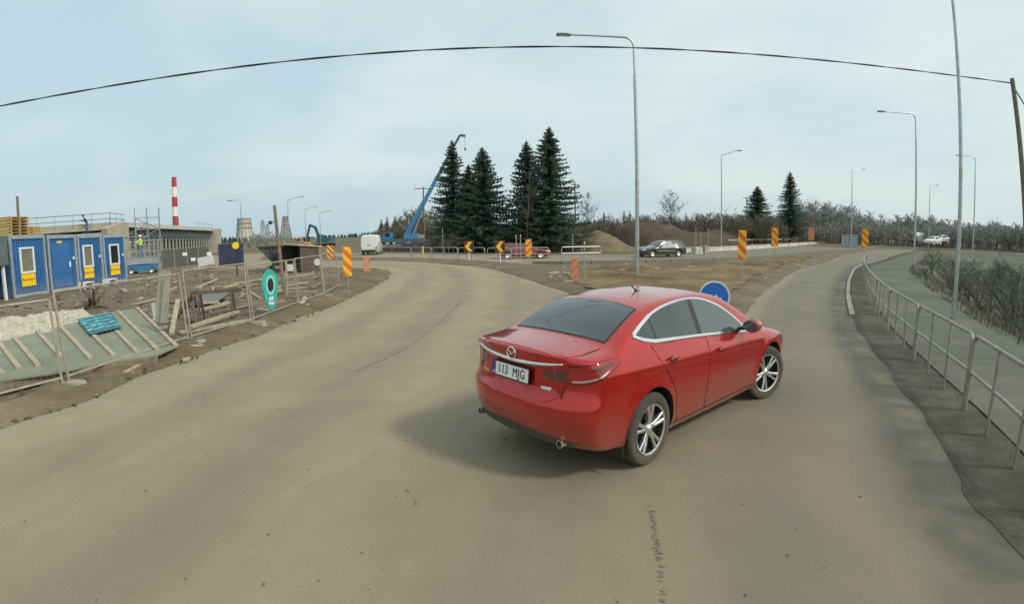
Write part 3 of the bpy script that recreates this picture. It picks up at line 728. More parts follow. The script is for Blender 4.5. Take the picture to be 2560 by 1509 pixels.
    for s in (-1, 1):
        lamp = bpy.data.objects.new("tail_lamp", None); COL.objects.link(lamp); lamp.parent = root
        c_ = .7071; pr = dict(O=(-1.9, s * 1.9, 0), U=(c_, s * c_, 0), V=(0, 0, 1), D=(c_, -s * c_, 0))
        P("inner_lens", [(s * .40, .972), (s * .55, .985), (s * .70, 1.005), (s * .70, .90), (s * .58, .893), (s * .47, .90), (s * .42, .925)], REAR, .008, .03, M_TAILDARK, lamp, .01)
        # outer lens wraps the corner: u runs from the boot edge round to the flank
        ol = smooth_line([(-.17, 1.02), (-.05, 1.035), (.09, 1.05), (.23, 1.058), (.28, 1.035), (.21, .985), (.09, .93), (-.04, .897), (-.15, .888), (-.185, .93), (-.17, 1.02)], 4)[:-1]
        P("outer_lens", ol, pr, .009, .025, M_TAILRED, lamp, .012)
        P("indicator_lens", smooth_line([(-.02, 1.005), (.09, 1.025), (.21, 1.04), (.19, 1.015), (.08, .99), (-.02, 1.005)], 3)[:-1], pr, .0115, .02, M_TAILDARK, lamp)
        P("lamp_bar", smooth_line([(-.14, .912), (-.03, .922), (.08, .95), (.16, .985), (.165, .978), (.09, .94), (-.02, .909), (-.14, .90), (-.14, .912)], 3)[:-1], pr, .0115, .02, M_CHROME, lamp)
        Q, nn = B.line(ol, off=.007, **pr); ribbon("lens_rim", Q, nn, .016, M_SEAM, lamp, True)
        pipe = MB().lathe([(.032, -.10), (.035, 0), (.029, 0), (.027, -.09), (0, -.09)], n=24, axis='X'); pp = pipe.build("exhaust_tip", M_CHROME, root, True, 40); pp.location = (-.962, s * .60, .378); pp.rotation_euler = (0, 0, math.pi)
        P("rear_badge", [(s * .44 - .055, .815), (s * .44 + .055, .815), (s * .44 + .055, .84), (s * .44 - .055, .84)], REAR, .0075, .02, M_CHROME)
        MB().box((-.40, s * .80, .25), (.012, .17, .17)).build("mud_flap", M_BLACKP, root)
    Q, nn = B.line([(y, 1.045 - .052 * (1 - (abs(y) / .6) ** 1.7)) for y in np.linspace(-.6, .6, 41)], off=.022, **REAR)
    bw = [.010 + .028 * (1 - (abs(y) / .6) ** 2.2) for y in np.linspace(-.6, .6, 41)]
    tr = ribbon("boot_chrome_bar", Q, nn, bw, M_CHROME, root)
    md = tr.modifiers.new("thickness", 'SOLIDIFY'); md.thickness = .022; md.offset = -1
    # number plate with lettering
    Q, nn = B.line([(0, .90)], off=.016, **REAR); px_ = float(Q[0][0])
    tilt = Matrix.Rotation(R(-5), 4, 'Y')
    pl = bpy.data.objects.new("number_plate", None); COL.objects.link(pl); pl.parent = root; pl.location = (px_ - .012, 0, .895); pl.rotation_euler = (0, R(5), 0)
    MB().box((0, 0, 0), (.016, .545, .135)).build("plate_frame", M_INK, pl)
    MB().box((-.009, 0, 0), (.006, .52, .113)).build("plate_face", M_WHITE, pl)
    MB().box((-.0125, .2375, 0), (.003, .042, .111)).build("country_band", M_BLUEBAND, pl)
    TM = Matrix.Translation((-.0135, 0, 0)) @ Matrix(((0, 0, -1, 0), (-1, 0, 0, 0), (0, 1, 0, 0), (0, 0, 0, 1)))
    text_mesh("plate_lettering", "113  MJG", .112, M_INK, pl, Matrix.Translation((0, -.02, .0)) @ TM, bold=0.0, sx=.86)["kind"] = "stuff"
    text_mesh("country_lettering", "EST", .026, M_WHITE, pl, Matrix.Translation((-.002, .2375, -.038)) @ TM, sx=.85)["kind"] = "stuff"
    # emblem: ring with a pair of wings
    em = bpy.data.objects.new("boot_emblem", None); COL.objects.link(em); em.parent = root
    Q, nn = B.line([(0, 1.058)], off=.012, **REAR); em.location = tuple(Q[0])
    MB().tube([(0, .062 * math.cos(a), .05 * math.sin(a)) for a in np.linspace(0, 2 * math.pi, 33)], .006, 8, False).build("emblem_ring", M_CHROME, em, True)
    MB().tube([(0, y, z) for y, z in smooth_line([(-.058, .016), (-.04, .017), (-.02, .006), (0, -.012), (.02, .006), (.04, .017), (.058, .016)], 4)], .005, 8).build("emblem_wings", M_CHROME, em, True)
    # aerial
    an = MB().tube([(.78, -.1, 1.45), (.74, -.1, 1.48), (.66, -.1, 1.525)], [.012, .008, .006], 8); an.box((.78, -.1, 1.455), (.06, .04, .02)); an.build("aerial", M_BLACKP, root)
    # wheels
    wheel(root, 0, -.805, .34, -1, 0, spin=.35); wheel(root, 0, .805, .34, 1, 0)
    wheel(root, 2.83, -.80, .34, -1, R(-22), spin=.9); wheel(root, 2.83, .80, .34, 1, R(-22))
    # head lamp and grille
    for s in (-1, 1): P("head_lamp", [(s * .48, .66), (s * .62, .69), (s * .80, .74), (s * .82, .70), (s * .66, .63), (s * .50, .62)], FRONT, .006, .04, M_GLASS2)
    P("grille", [(-.42, .62), (.42, .62), (.34, .38), (-.34, .38)], FRONT, .006, .05, M_BLACKP)
    # underbody so that no light shows through, lengthened rearwards to deepen the shade under the bumper
    MB().box((1.3, 0, .27), (4.1, 1.0, .10)).build("floor_pan", M_BLACKP, root)
    return root
# the camera fit puts the rear axle here; heading 51 degrees clockwise from straight ahead
build_saloon((.7389, 5.1734, .0), R(90) - .885, (.965, .965, 1.065))
# ------------------------------------------------------------------ street furniture
M_GALV = mat("galvanised_steel", (.42, .44, .43), .42, metal=.75, var=.18, scale=8)
M_GALVD = mat("weathered_steel", (.31, .30, .26), .6, metal=.3, var=.25, scale=6)
M_LAMP = mat("lamp_head_grey", (.12, .125, .13), .5, metal=.4, var=.1)
M_WOODG = mat("grey_weathered_wood", (.20, .165, .125), .9, var=.3, scale=9, bump=.4)
M_WOODP = mat("dusty_plank_wood", (.40, .335, .24), .9, var=.25, scale=7, bump=.4)
M_WOODD = mat("dark_wet_wood", (.11, .085, .06), .9, var=.3, scale=8, bump=.4)
M_CABLE = mat("cable_black", (.03, .03, .03), .6, var=.1)
M_ORANGE = mat("marker_orange", (.72, .15, .02), .55, var=.1, scale=5, dirt=(DUST, .1, 1.0, .35))
M_YELLOW = mat("marker_yellow", (.85, .50, .03), .55, var=.1, scale=5, dirt=(DUST, .1, 1.0, .3))
M_DKRED = mat("marker_red", (.45, .05, .025), .55, var=.1, scale=5)
M_BLACK = mat("sign_black", (.03, .028, .025), .5, var=.1)
M_CONC = mat("concrete", (.42, .40, .34), .9, var=.16, scale=1.3, bump=.3, bscale=18)
M_CONCD = mat("dirty_concrete", (.30, .28, .235), .9, var=.22, scale=2.2, bump=.3, bscale=20)
M_BLUESIGN = mat("sign_blue", (.02, .16, .55), .4, var=.06)
M_SIGNW = mat("sign_white", (.78, .79, .77), .45, var=.05)

def street_lamp(label, base, H_, arm, armlen, rad=.085, armrise=.0, head=.62, group="street lamps"):
    """tapered pole, thinner top sleeve, bent arm and flat head; arm is the horizontal direction of the arm"""
    root = thing("street_lamp", label, "street lamp", base, 0, group)
    a = Vector((arm[0], arm[1], 0)).normalized(); j = H_ * .83
    MB().tube([(0, 0, 0), (0, 0, j)], [rad, rad * .72], 14).tube([(0, 0, 0), (0, 0, .06)], rad * 1.9, 14).build("pole", M_GALV, root, True)
    pts = [Vector((0, 0, j - .05)), Vector((0, 0, H_ - .55))]
    for k in range(1, 6):
        t = k / 5 * math.pi / 2; pts.append(Vector((0, 0, H_ - .55)) + a * (.42 * (1 - math.cos(t))) + Vector((0, 0, .42 * math.sin(t))))
    pts.append(a * armlen + Vector((0, 0, H_ - .13 + armrise)))
    MB().tube(pts, [rad * .5] * (len(pts) - 1) + [rad * .4], 10).build("arm", M_GALV, root, True)
    side = a.cross(Vector((0, 0, 1)))
    h = MB().prism([(-.02, -.05), (.10, -.105), (head - .1, -.12), (head, -.08), (head, .08), (head - .1, .12), (.10, .105), (-.02, .05)], a * armlen + Vector((0, 0, H_ - .18 + armrise)), a, side, (0, 0, 1), .085)
    hd = h.build("lamp_head", M_LAMP, root)
    MB().prism([(.16, -.09), (head - .08, -.09), (head - .08, .09), (.16, .09)], a * armlen + Vector((0, 0, H_ - .192 + armrise)), a, side, (0, 0, 1), .012).build("lamp_glass", M_SIGNW, hd)
    MB().box(a * 0 + Vector((rad * .95, 0, .9)), (.01, .11, .32)).build("hatch", M_GALVD, root)
    return root
def dist_pt(u, v, slant):
    d = ray(u, v); return Vector((0, 0, CAMH)) + d * slant
def lamp_px(label, ub, ut, vt, slant, arm, armlen, **k):
    """lamp whose top shows at (ut, vt) at a slant distance; base straight below on the ground"""
    t = dist_pt(ut, vt, slant); return street_lamp(label, (t.x, t.y, 0.0), t.z, arm, armlen, **k)
b = gp(1592, 703); tz = at(1586, 88, b.y).z
street_lamp("tall galvanised street lamp rising behind the roof of the red saloon", (b.x, b.y, .1), tz - .1, (-1, -.05), b.x - at(1425, 86, b.y).x, rad=.095, head=.62)
lamp_px("grey street lamp with short raised arm behind the dark green estate car", 1800, 1803, 383, 68, (1, -.3), 2.0, armrise=.45)
lamp_px("grey street lamp between the lone spruces and the right branch of the road", 2124, 2130, 422, 88, (1, .2), 2.4, armrise=.25)
lamp_px("thin street lamp with long level arm right of the road railing", 2302, 2288, 281, 47, (-1, .15), 2.7)
lamp_px("faint far street lamp with level arm at the right edge of the wood", 2435, 2438, 388, 76, (-1, .3), 2.0)
lamp_px("faintest short-armed street lamp far along the right road", 2330, 2325, 459, 108, (1, .2), 1.9)
lamp_px("street lamp beside the white cooling tower with a small drooping head", 617, 601, 497, 62, (-1, -.3), .9, rad=.07)
lamp_px("nearest of three lamps in a row over the left road, long arm", 727, 719, 497, 82, (1, -.2), 2.3, armrise=.3)
lamp_px("middle lamp of the three in a row over the left road", 772, 762, 520, 104, (1, -.2), 2.3, armrise=.3)
lamp_px("farthest lamp of the three in a row over the left road", 802, 799, 530, 118, (1, -.2), 2.3, armrise=.3)
# tall slim post on the slope right of the railing (its head is above the picture)
b = gp(2382, 800); street_lamp("very tall slim steel lamp post on the grass right of the railing", (b.x, b.y, -.3), 11.5, (-1, .1), 1.6, rad=.058)

def wood_pole(name, label, base, top, r=.12, cat="utility pole", cross=None, insul=False, parts=True):
    root = thing(name, label, cat, base, 0)
    d = Vector(top) - Vector(base)
    MB().tube([(0, 0, -.1), d * .5, d], [r, r * .88, r * .75], 10).build("pole", M_WOODG, root, True)
    if cross:
        c = Vector(cross); z = d.z - .25
        MB().bar(d + c - Vector((0, 0, .25)), d - c - Vector((0, 0, .25)), .1, .12).build("crossarm", M_WOODG, root)
        for s in (-.9, 0, .9): MB().lathe([(.0, .22), (.05, .2), (.06, .1), (.03, 0)], d + c * s + Vector((0, 0, -.18)), 8).build("insulator", M_SIGNW, root, True)
    return root
# near pole at the right edge that carries the overhead line, and the line itself
pt = dist_pt(2530, 196, 23); pr_base = (pt.x + 1.3, pt.y, -1.2)
wood_pole("utility_pole", "dark wooden pole at the right edge carrying the overhead cable", pr_base, pt, .10)
cr_ = dist_pt(2529, 208, 23); d0 = ray(0, 243); cl_ = Vector((0, 0, CAMH)) + d0 * 17.5
left_end = cl_ + (cl_ - cr_) * .28
lp = wood_pole("utility_pole", "wooden cable pole standing beyond the left edge of the picture", (left_end.x, left_end.y, 0), left_end + Vector((0, 0, .2)), .13)
def cable(name, label, a, b_, sag, r, n=40, twist=False):
    root = MB(); pts = [a.lerp(b_, i / n) - Vector((0, 0, sag * 4 * (i / n) * (1 - i / n))) for i in range(n + 1)]
    if twist:                                     # bundled line: two strands round each other
        for ph in (0, math.pi):
            p2 = []
            for i in range(6 * n + 1):
                t = i / (6 * n); q = a.lerp(b_, t) - Vector((0, 0, sag * 4 * t * (1 - t))); w = t * 75 + ph
                p2.append(q + Vector((0, math.cos(w), math.sin(w))) * r * .6)
            root.tube(p2, r * .75, 6)
    else: root.tube(pts, r, 6)
    return tag(root.build(name, M_CABLE, None, True), label, "cable")
cable("overhead_cable", "black twisted overhead cable sagging across the whole sky", left_end, cr_, .35, .018, 60, True)
far_r = dist_pt(2590, 300, 27); cable("overhead_cable", "short end of black cable running on past the right-hand pole", cr_, far_r, .1, .024, 20)
# camera post behind the fence
b = gp(713, 741, .1); t = at(686, 513, b.y)
cp_ = wood_pole("camera_post", "leaning wooden post with a small camera between fence and sheds", b, t, .075, "post")
k = (t - b) * .82; MB().tube([k, k + Vector((-.12, -.1, -.02))], .02, 6).box(k + Vector((-.17, -.14, -.03)), (.12, .2, .12), (0, 0, .6)).build("security_camera", M_BLACK, cp_)
MB().bar((.08, 0, -.1), (.12, 0, 1.35), .07, .05).build("splint", M_WOODP, cp_)
# other poles
def pole_px(label, ub, ut, vt, slant, cross=None, r=.13):
    t = dist_pt(ut, vt, slant); return wood_pole("utility_pole", label, (t.x + .05, t.y, 0), t, r, cross=cross)
pole_px("wooden utility pole with crossarm in front of the blue crane boom", 1064, 1058, 467, 74, (1.2, .2, 0))
pole_px("single wooden pole between the tall spruces and the dirt mounds", 1442, 1437, 457, 70, (.5, .1, 0), .12)
pole_px("dark bare pole above the stacked pallets at the left edge", 52, 43, 491, 52, None, .14)
pole_px("thin far pole beside the smaller lone spruce", 1868, 1867, 492, 120, (.9, 0, 0), .12)

# ------------------------------------------------------------------ tubular pedestrian railings
def railing(label, a, b_, H_=1.0, r=.024, mids=1, group="galvanised tube railings", m=None, feet=False, rails=1, cr=.14):
    """a hoop of tube with rounded upper corners, mid rails and posts, standing between two ground points"""
    a, b_ = Vector(a), Vector(b_); L_ = (b_ - a).length; d = (b_ - a) / L_
    root = thing("railing", label, "railing", a, math.atan2(d.y, d.x), group); sl = d.z
    m = m or M_GALV
    pts = [(0, 0, 0), (0, 0, H_ - cr)]
    for k in range(1, 5): t = k / 4 * math.pi / 2; pts.append((cr * (1 - math.cos(t)), 0, H_ - cr + cr * math.sin(t)))
    pts += [(L_ - q[0], 0, q[2]) for q in reversed(pts)]
    pts = [(x, y, z + x * sl) for x, y, z in pts]
    MB().tube(pts, r, 8).build("hoop", m, root, True)
    for k in range(rails):
        z = H_ * (k + 1) / (rails + 1) * (1.04 if rails == 1 else 1)
        MB().tube([(r, 0, z), (L_ - r, 0, z + L_ * sl)], r * .85, 8).build("mid_rail", m, root, True)
    for k in range(mids):
        x = L_ * (k + 1) / (mids + 1); MB().tube([(x, 0, x * sl), (x, 0, H_ - .01 + x * sl)], r * .8, 8).build("post", m, root, True)
    if feet:
        for x in (0, L_): MB().box((x, 0, .02), (.06, .5, .04)).build("foot", m, root)
    return root
for n_, (u0, u1, v0, v1) in enumerate([(938, 1028, 643, 646), (1030, 1078, 646, 647), (1081, 1144, 648, 649), (1147, 1212, 650, 651), (1219, 1277, 653, 653), (1279, 1371, 653, 652), (1404, 1502, 651, 648)]):
    names = ["leftmost tube railing of the row in front of the crane, beside the white van", "short tube railing under the crossarm pole", "tube railing just left of the first chevron sign", "tube railing behind the left chevron sign", "tube railing behind the right chevron sign", "tube railing in front of the parked red hatchback", "separate tube railing with rounded ends standing before the dirt mound"]
    railing(names[n_], gp(u0, v0, .06), gp(u1, v1, .06), 1.0, .034 if n_ > 4 else .03, 1)
# near railing along the kerb on the right
rr_ = offs(KERB_R, .64, -6, 40); rr_ = [Vector((x, y, .03)) for x, y in rr_][::-1]
cumr = [0]
for a, b in zip(rr_[:-1], rr_[1:]): cumr.append(cumr[-1] + (b - a).length)
def rpos(s): return Vector((float(np.interp(s, cumr, [q.x for q in rr_])), float(np.interp(s, cumr, [q.y for q in rr_])), .03))
s_ = 3.2; n_ = 0
words = ["nearest", "second nearest", "third", "fourth", "fifth", "sixth", "seventh", "eighth", "ninth", "tenth", "eleventh", "twelfth", "thirteenth", "fourteenth"]
while s_ < 40 and n_ < 14:
    a, b = rpos(s_), rpos(s_ + 2.75)
    railing(f"galvanised kerbside railing section on the right, {words[n_]} along the curve", a, b, .98, .027, 2, "kerbside railing sections", M_GALVD, rails=1, cr=.12)
    s_ += 2.83; n_ += 1

# ------------------------------------------------------------------ striped marker boards, chevrons, round sign
def stripe_board(root, w, h, z0, ang, cols, t=.025, y=0.0):
    """board of diagonal bands, each band its own polygon clipped to the board"""
    MB().box((0, y + t * .5, z0 + h / 2), (w, t, h)).build("board", cols[1], root)
    k = 0; s = h / 5.0; dz = math.tan(ang) * w; z = -abs(dz) - s
    while z < h + abs(dz):
        q = []
        lo, hi = z, z + s * .98
        poly = [(-w / 2, lo + (0 if dz > 0 else -dz)), (w / 2, lo + (dz if dz > 0 else 0)), (w / 2, hi + (dz if dz > 0 else 0)), (-w / 2, hi + (0 if dz > 0 else -dz))]
        for (zz, keep) in ((0, 1), (h, -1)):      # clip to the board
            o = []
            for i in range(len(poly)):
                a, b = poly[i], poly[(i + 1) % len(poly)]; ia, ib = (a[1] - zz) * keep >= 0, (b[1] - zz) * keep >= 0
                if ia: o.append(a)
                if ia != ib: f = (zz - a[1]) / (b[1] - a[1]); o.append((a[0] + (b[0] - a[0]) * f, zz))
            poly = o
            if not poly: break
        if len(poly) > 2 and k % 2 == 0: MB().prism(poly, (0, y - .001, z0), (1, 0, 0), (0, 0, 1), (0, -1, 0), .004).build("stripe", cols[0], root)
        z += s; k += 1
def marker(label, base, w, h, z0, ang=R(45), cols=None, post=True, foot=None, tilt=0.0, face=None, postm=None):
    d = Vector(base); yaw_ = math.atan2(d.x, d.y) if face is None else face
    root = thing("marker_board", label, "marker board", base, -yaw_, "orange and yellow striped marker boards")
    stripe_board(root, w, h, z0, ang, cols or (M_ORANGE, M_YELLOW))
    if post: MB().tube([(0, .03, -.05), (0, .03, z0 + h * .96)], .024, 8).build("post", postm or M_GALV, root, True)
    if foot: MB().box((0, .02, .05), (foot, .32, .10), taper=.85).build("foot", M_CONC, root)
    root.rotation_euler = (0, tilt, -yaw_)
    return root
def marker_px(label, ub, vb, u0, u1, v0, v1, zg=.08, **k):
    b = gp(ub, vb, zg); top = at((u0 + u1) / 2, v0, b.y).z; bot = at((u0 + u1) / 2, v1, b.y).z; w = (at(u1, (v0 + v1) / 2, b.y) - at(u0, (v0 + v1) / 2, b.y)).length
    return marker(label, b, max(w * .92, .15), top - bot, bot - zg, **k)
marker_px("large orange and yellow marker board on a post where the fence meets the road", 872, 735, 855, 877, 617, 690, ang=R(-45), cols=(M_YELLOW, M_ORANGE))
marker_px("small yellow and orange marker board farther back behind the fence", 826, 653, 816, 832, 613, 648, ang=R(-50), cols=(M_YELLOW, M_DKRED))
M_FADED = mat("faded_marker_orange", (.62, .22, .12), .6, var=.2, scale=6); M_FADED2 = mat("faded_marker_pink", (.55, .30, .19), .6, var=.2, scale=6)
marker_px("faded orange marker board on a white foot at the tip of the left verge", 918, 684, 909, 925, 641, 680, cols=(M_FADED, M_FADED2), post=False, foot=.5)
marker_px("striped marker board in front of the parked red hatchback", 1322, 666, 1314, 1331, 598, 640, cols=(M_YELLOW, M_ORANGE))
marker_px("low orange striped marker board on a concrete foot left of the lamp post", 1437, 707, 1428, 1446, 646, 702, cols=(M_ORANGE, M_FADED2), post=False, foot=.55)
marker_px("tall orange and yellow marker board on a post above the blue round sign", 1852, 735, 1843, 1863, 575, 648, ang=R(-45), cols=(M_YELLOW, M_ORANGE))
marker_px("striped marker board in front of the smaller lone spruce", 1936, 640, 1930, 1946, 569, 616, zg=.3, ang=R(-45), cols=(M_YELLOW, M_ORANGE))
marker_px("faint orange marker board right of the taller lone spruce", 2027, 628, 2021, 2034, 568, 600, zg=.3, cols=(M_ORANGE, M_FADED2))
marker_px("yellow and orange marker board at the far end of the kerbside railing", 2160, 661, 2156, 2171, 573, 620, ang=R(-45), cols=(M_YELLOW, M_ORANGE))

def chevron_sign(label, ub, vb, u0, u1, v0, v1):
    b = gp(ub, vb, .08); w = (at(u1, v0, b.y) - at(u0, v0, b.y)).length; top = at(u0, v0, b.y).z - .08; bot = at(u0, v1, b.y).z - .08; h = top - bot
    root = thing("chevron_sign", label, "road sign", b, -math.atan2(b.x, b.y), "yellow chevron signs")
    MB().box((0, 0, bot + h / 2), (w, .03, h)).build("board", M_DKRED, root)
    MB().box((0, -.0165, bot + h / 2), (w * .93, .003, h * .93)).build("face", M_BLACK, root)
    q = [(-w * .42, 0), (-w * .02, h * .44), (w * .36, h * .44), (-w * .02, 0), (w * .36, -h * .44), (-w * .02, -h * .44)]
    MB().prism(q, (0, -.019, bot + h / 2), (1, 0, 0), (0, 0, 1), (0, -1, 0), .004).build("chevron", M_YELLOW, root)
    MB().tube([(0, .04, 0), (0, .04, top)], .035, 8).build("post", M_SIGNW, root, True)
    return root
chevron_sign("black and red chevron sign with yellow arrowhead, the one nearer the crane", 1173, 651, 1163, 1187, 603, 630)
chevron_sign("black and red chevron sign with yellow arrowhead, beside the parked red hatchback", 1251, 659, 1242, 1267, 602, 631)
# white-topped posts by the barrier
def white_post(label, ub, vb, vt, r=.04, m=None):
    b = gp(ub, vb, .06); h = at(ub, vt, b.y).z - .06
    o = thing("marker_post", label, "post", b, 0, "thin steel and white posts")
    MB().tube([(0, 0, 0), (0, 0, h)], r, 8).build("post", m or M_GALV, o, True)
    MB().lathe([(r, 0), (r * 1.25, .01), (r * 1.25, .05), (0, .07)], (0, 0, h - .03), 8).build("cap", M_SIGNW, o, True)
    return o
white_post("thin post standing right beside the low marker board", 1461, 711, 606, .022)
white_post("thin post in the middle of the separate railing", 1432, 655, 588, .03)
white_post("left one of two short posts above the red hatchback", 1291, 650, 588, .035); white_post("right one of two short posts above the red hatchback", 1302, 650, 588, .035)
white_post("white post with yellow band among the leftmost railings", 1058, 648, 617, .06, M_YELLOW)
white_post("thin white-capped post left of the tall spruces", 1108, 640, 571, .025)
for n_, (u, v, vt) in enumerate([(1739, 626, 572), (1751, 626, 586), (1770, 624, 573)]): white_post(["leftmost of three thin posts right of the green estate", "middle of three thin posts right of the green estate", "rightmost of three thin posts right of the green estate"][n_], u, v, vt, .04)
# blue round sign, half hidden by the saloon
c = at(1786, 741, 14.0); rs = (at(1822, 741, 14.0) - c).length
sg = thing("round_sign", "round blue sign with white rim half hidden by the saloon roof", "road sign", (c.x, c.y, .06), -math.atan2(c.x, c.y) )
MB().lathe([(0, 0), (rs, 0), (rs, .02), (0, .02)], (0, 0, c.z - .06), 40, 'Y').build("rim", M_SIGNW, sg)
MB().lathe([(0, -.004), (rs * .9, -.004), (rs * .9, -.001)], (0, 0, c.z - .06), 40, 'Y').build("face", M_BLUESIGN, sg)
z = c.z - .06
MB().prism([(-rs * .55, -rs * .5), (-rs * .35, -.02 * rs), (-rs * .18, .16 * rs), (-.04 * rs, .02 * rs), (.12 * rs, .14 * rs), (.28 * rs, -.08 * rs), (.42 * rs, -.02 * rs), (.5 * rs, -.2 * rs), (.55 * rs, -.5 * rs)], (0, -.006, z), (1, 0, 0), (0, 0, 1), (0, -1, 0), .003).build("symbol", M_SIGNW, sg)
MB().tube([(0, .05, -.1), (0, .05, z + rs * .8)], .03, 8).build("post", M_GALV, sg, True)
MB().box((rs * .85, .06, z + .02), (.12, .02, .24)).build("reflector", M_DKRED, sg)
# ------------------------------------------------------------------ building site on the left
M_CBLUE = mat("container_blue", (.032, .145, .36), .5, var=.15, scale=1.5, dirt=(DUST, .0, .7, .45))
M_CFRAME = mat("container_frame_grey", (.30, .36, .40), .5, var=.15, scale=4)
M_CDBLUE = mat("container_dark_blue", (.033, .046, .088), .6, var=.2, scale=1.5)
M_GREYGREEN = mat("grey_green_sheet", (.11, .15, .145), .6, var=.15, scale=2)
M_POSTER = mat("poster_yellow", (.85, .58, .02), .5, var=.05)
M_POSTRED = mat("poster_red", (.35, .03, .01), .5, var=.05)
M_PANE = mat("window_pane", (.20, .20, .15), .12, var=.15, scale=4); M_PANED = mat("window_pane_dark", (.03, .03, .035), .1, var=.2, scale=4)
M_PALLET = mat("fresh_pallet_wood", (.50, .35, .12), .85, var=.25, scale=9)
M_TEALSIGN = mat("sign_teal", (.03, .42, .38), .45, var=.1, scale=4); M_TEALLIGHT = mat("sign_teal_light", (.22, .62, .56), .45, var=.1, scale=4)
M_GREENPLY = mat("green_faced_plywood", (.20, .225, .155), .75, var=.16, scale=1.1, dirt=(DUST, -.4, .9, .28))
M_PRINT = mat("print_blue", (.012, .12, .17), .6, var=.2, scale=9); M_PRINTL = mat("print_turquoise", (.10, .47, .47), .6, var=.25, scale=9)
M_FENCE = mat("dusty_fence_steel", (.36, .325, .26), .6, metal=.3, var=.2, scale=6)
M_TARP = mat("pale_tarp", (.45, .42, .34), .8, var=.2, scale=4)

CX = -24.1
def cab(label, y0, w, h, kind):
    """a site cabin seen end-on: corrugated blue end wall in a grey frame"""
    root = thing("site_cabin", label, "site cabin", (CX, y0 + w / 2, .12), 0, "row of blue site cabins")
    L_ = 5.8; b = MB(); n = 13                       # the end wall has shallow vertical ribs
    MB().box((-L_ / 2, 0, h / 2), (L_ - .06, w - .08, h - .1)).build("shell", M_CBLUE, root)
    for k in range(n):
        yy = -w / 2 + .14 + (w - .28) * (k + .5) / n
        b.box((.0, yy, h / 2 + .02), (.024, (w - .28) / n * .62, h - .34))
    q = b.build("ribbed_end_wall", M_CBLUE, root); q["kind"] = "stuff"
    for s in (-1, 1): MB().box((.0, s * (w / 2 - .06), h / 2), (.12, .11, h)).build("corner_post", M_CFRAME, root)
    MB().box((.0, 0, h - .07), (.13, w - .24, .14)).build("top_beam", M_CFRAME, root); MB().box((.0, 0, .08), (.13, w - .24, .16)).build("bottom_beam", M_CFRAME, root)
    MB().box((-L_ / 2, 0, h + .03), (L_, w - .02, .05)).build("roof", M_CFRAME, root)
    if kind in (1, 3, 4):
        cz = h * .60; ch = h * .40; cw = w * (.40 if kind != 4 else .44); yy = {1: -.12, 3: -.22, 4: -.05}[kind]
        wdw = bpy.data.objects.new("window", None); COL.objects.link(wdw); wdw.parent = root; wdw.location = (.04, yy, cz)
        for (yy2, zz, dy, dz) in ((0, ch / 2, cw, .09), (0, -ch / 2, cw, .09), (-cw / 2 + .045, 0, .09, ch - .09), (cw / 2 - .045, 0, .09, ch - .09)): MB().box((0, yy2, zz), (.07, dy, dz)).build("frame", M_SIGNW, wdw)
        MB().box((-.02, 0, 0), (.02, cw - .16, ch - .09)).build("pane", M_PANED if kind == 4 else M_PANE, wdw)
        po = MB().box((.03, yy, cz - ch / 2 - h * .12), (.015, cw * .98, h * .22)).build("poster", M_POSTER, root)
        TM = Matrix(((0, 0, 1, .039), (1, 0, 0, yy), (0, 1, 0, cz - ch / 2 - h * .12), (0, 0, 0, 1)))
        t = text_mesh("poster_lettering", "Ramirent", .2, M_POSTRED, po, TM, .001, .004); t["kind"] = "stuff"
    else:
        MB().box((.03, -.18, h - .38), (.015, .36, .2)).build("poster", M_POSTER, root)
        d = MB().box((.028, -.1, h * .47), (.03, w * .66, h * .8)).build("door", M_CBLUE, root)
        MB().box((.06, .44, h * .47), (.04, .09, .3)).build("handle", M_SIGNW, d)
    if kind != 1: MB().box((.05, w / 2 - .28, h * .58), (.05, .10, .16)).build("lamp", M_SIGNW, root)
    return root
cab("blue site cabin under the stacked pallets, window above a yellow poster", 19.3, 2.25, 3.0, 1)
cab("blue site cabin with a plain door and a small yellow sign near the roof", 21.7, 2.05, 2.95, 2)
cab("blue site cabin with beige window, third from the left edge", 23.85, 1.95, 2.92, 3)
cab("blue site cabin with dark window at the end of the row by the scaffold", 25.9, 1.95, 2.88, 4)
for n_, (x, y) in enumerate([(-23.2, 23.4), (-23.1, 25.2)]):     # loose steps in front of the doors
    o = thing("door_step", ["white loose step before the cabin with the plain door", "dark-fronted white step before the third cabin"][n_], "step", (x, y, .1), .1, "steps before the cabins")
    MB().box((0, 0, .36), (.5, .8, .05)).build("tread", M_SIGNW, o)
    for s in (-1, 1): MB().box((0, s * .37, .17), (.46, .05, .34)).build("side", M_SIGNW, o)
# canopy-topped hut cut by the left edge
o = thing("site_hut", "grey-green canopied hut cut off by the left edge of the picture", "site hut", (-24.0, 16.8, .1), R(4))
MB().box((-2.2, 0, 2.35), (5.2, 4.2, 1.35)).build("canopy", M_GREYGREEN, o); MB().box((-2.8, 0, .85), (3.8, 3.7, 1.7)).build("wall", M_CDBLUE, o)
for yy in (-1.9, .3, 1.9): MB().box((.2, yy, .85), (.12, .12, 1.7)).build("post", M_SIGNW, o)
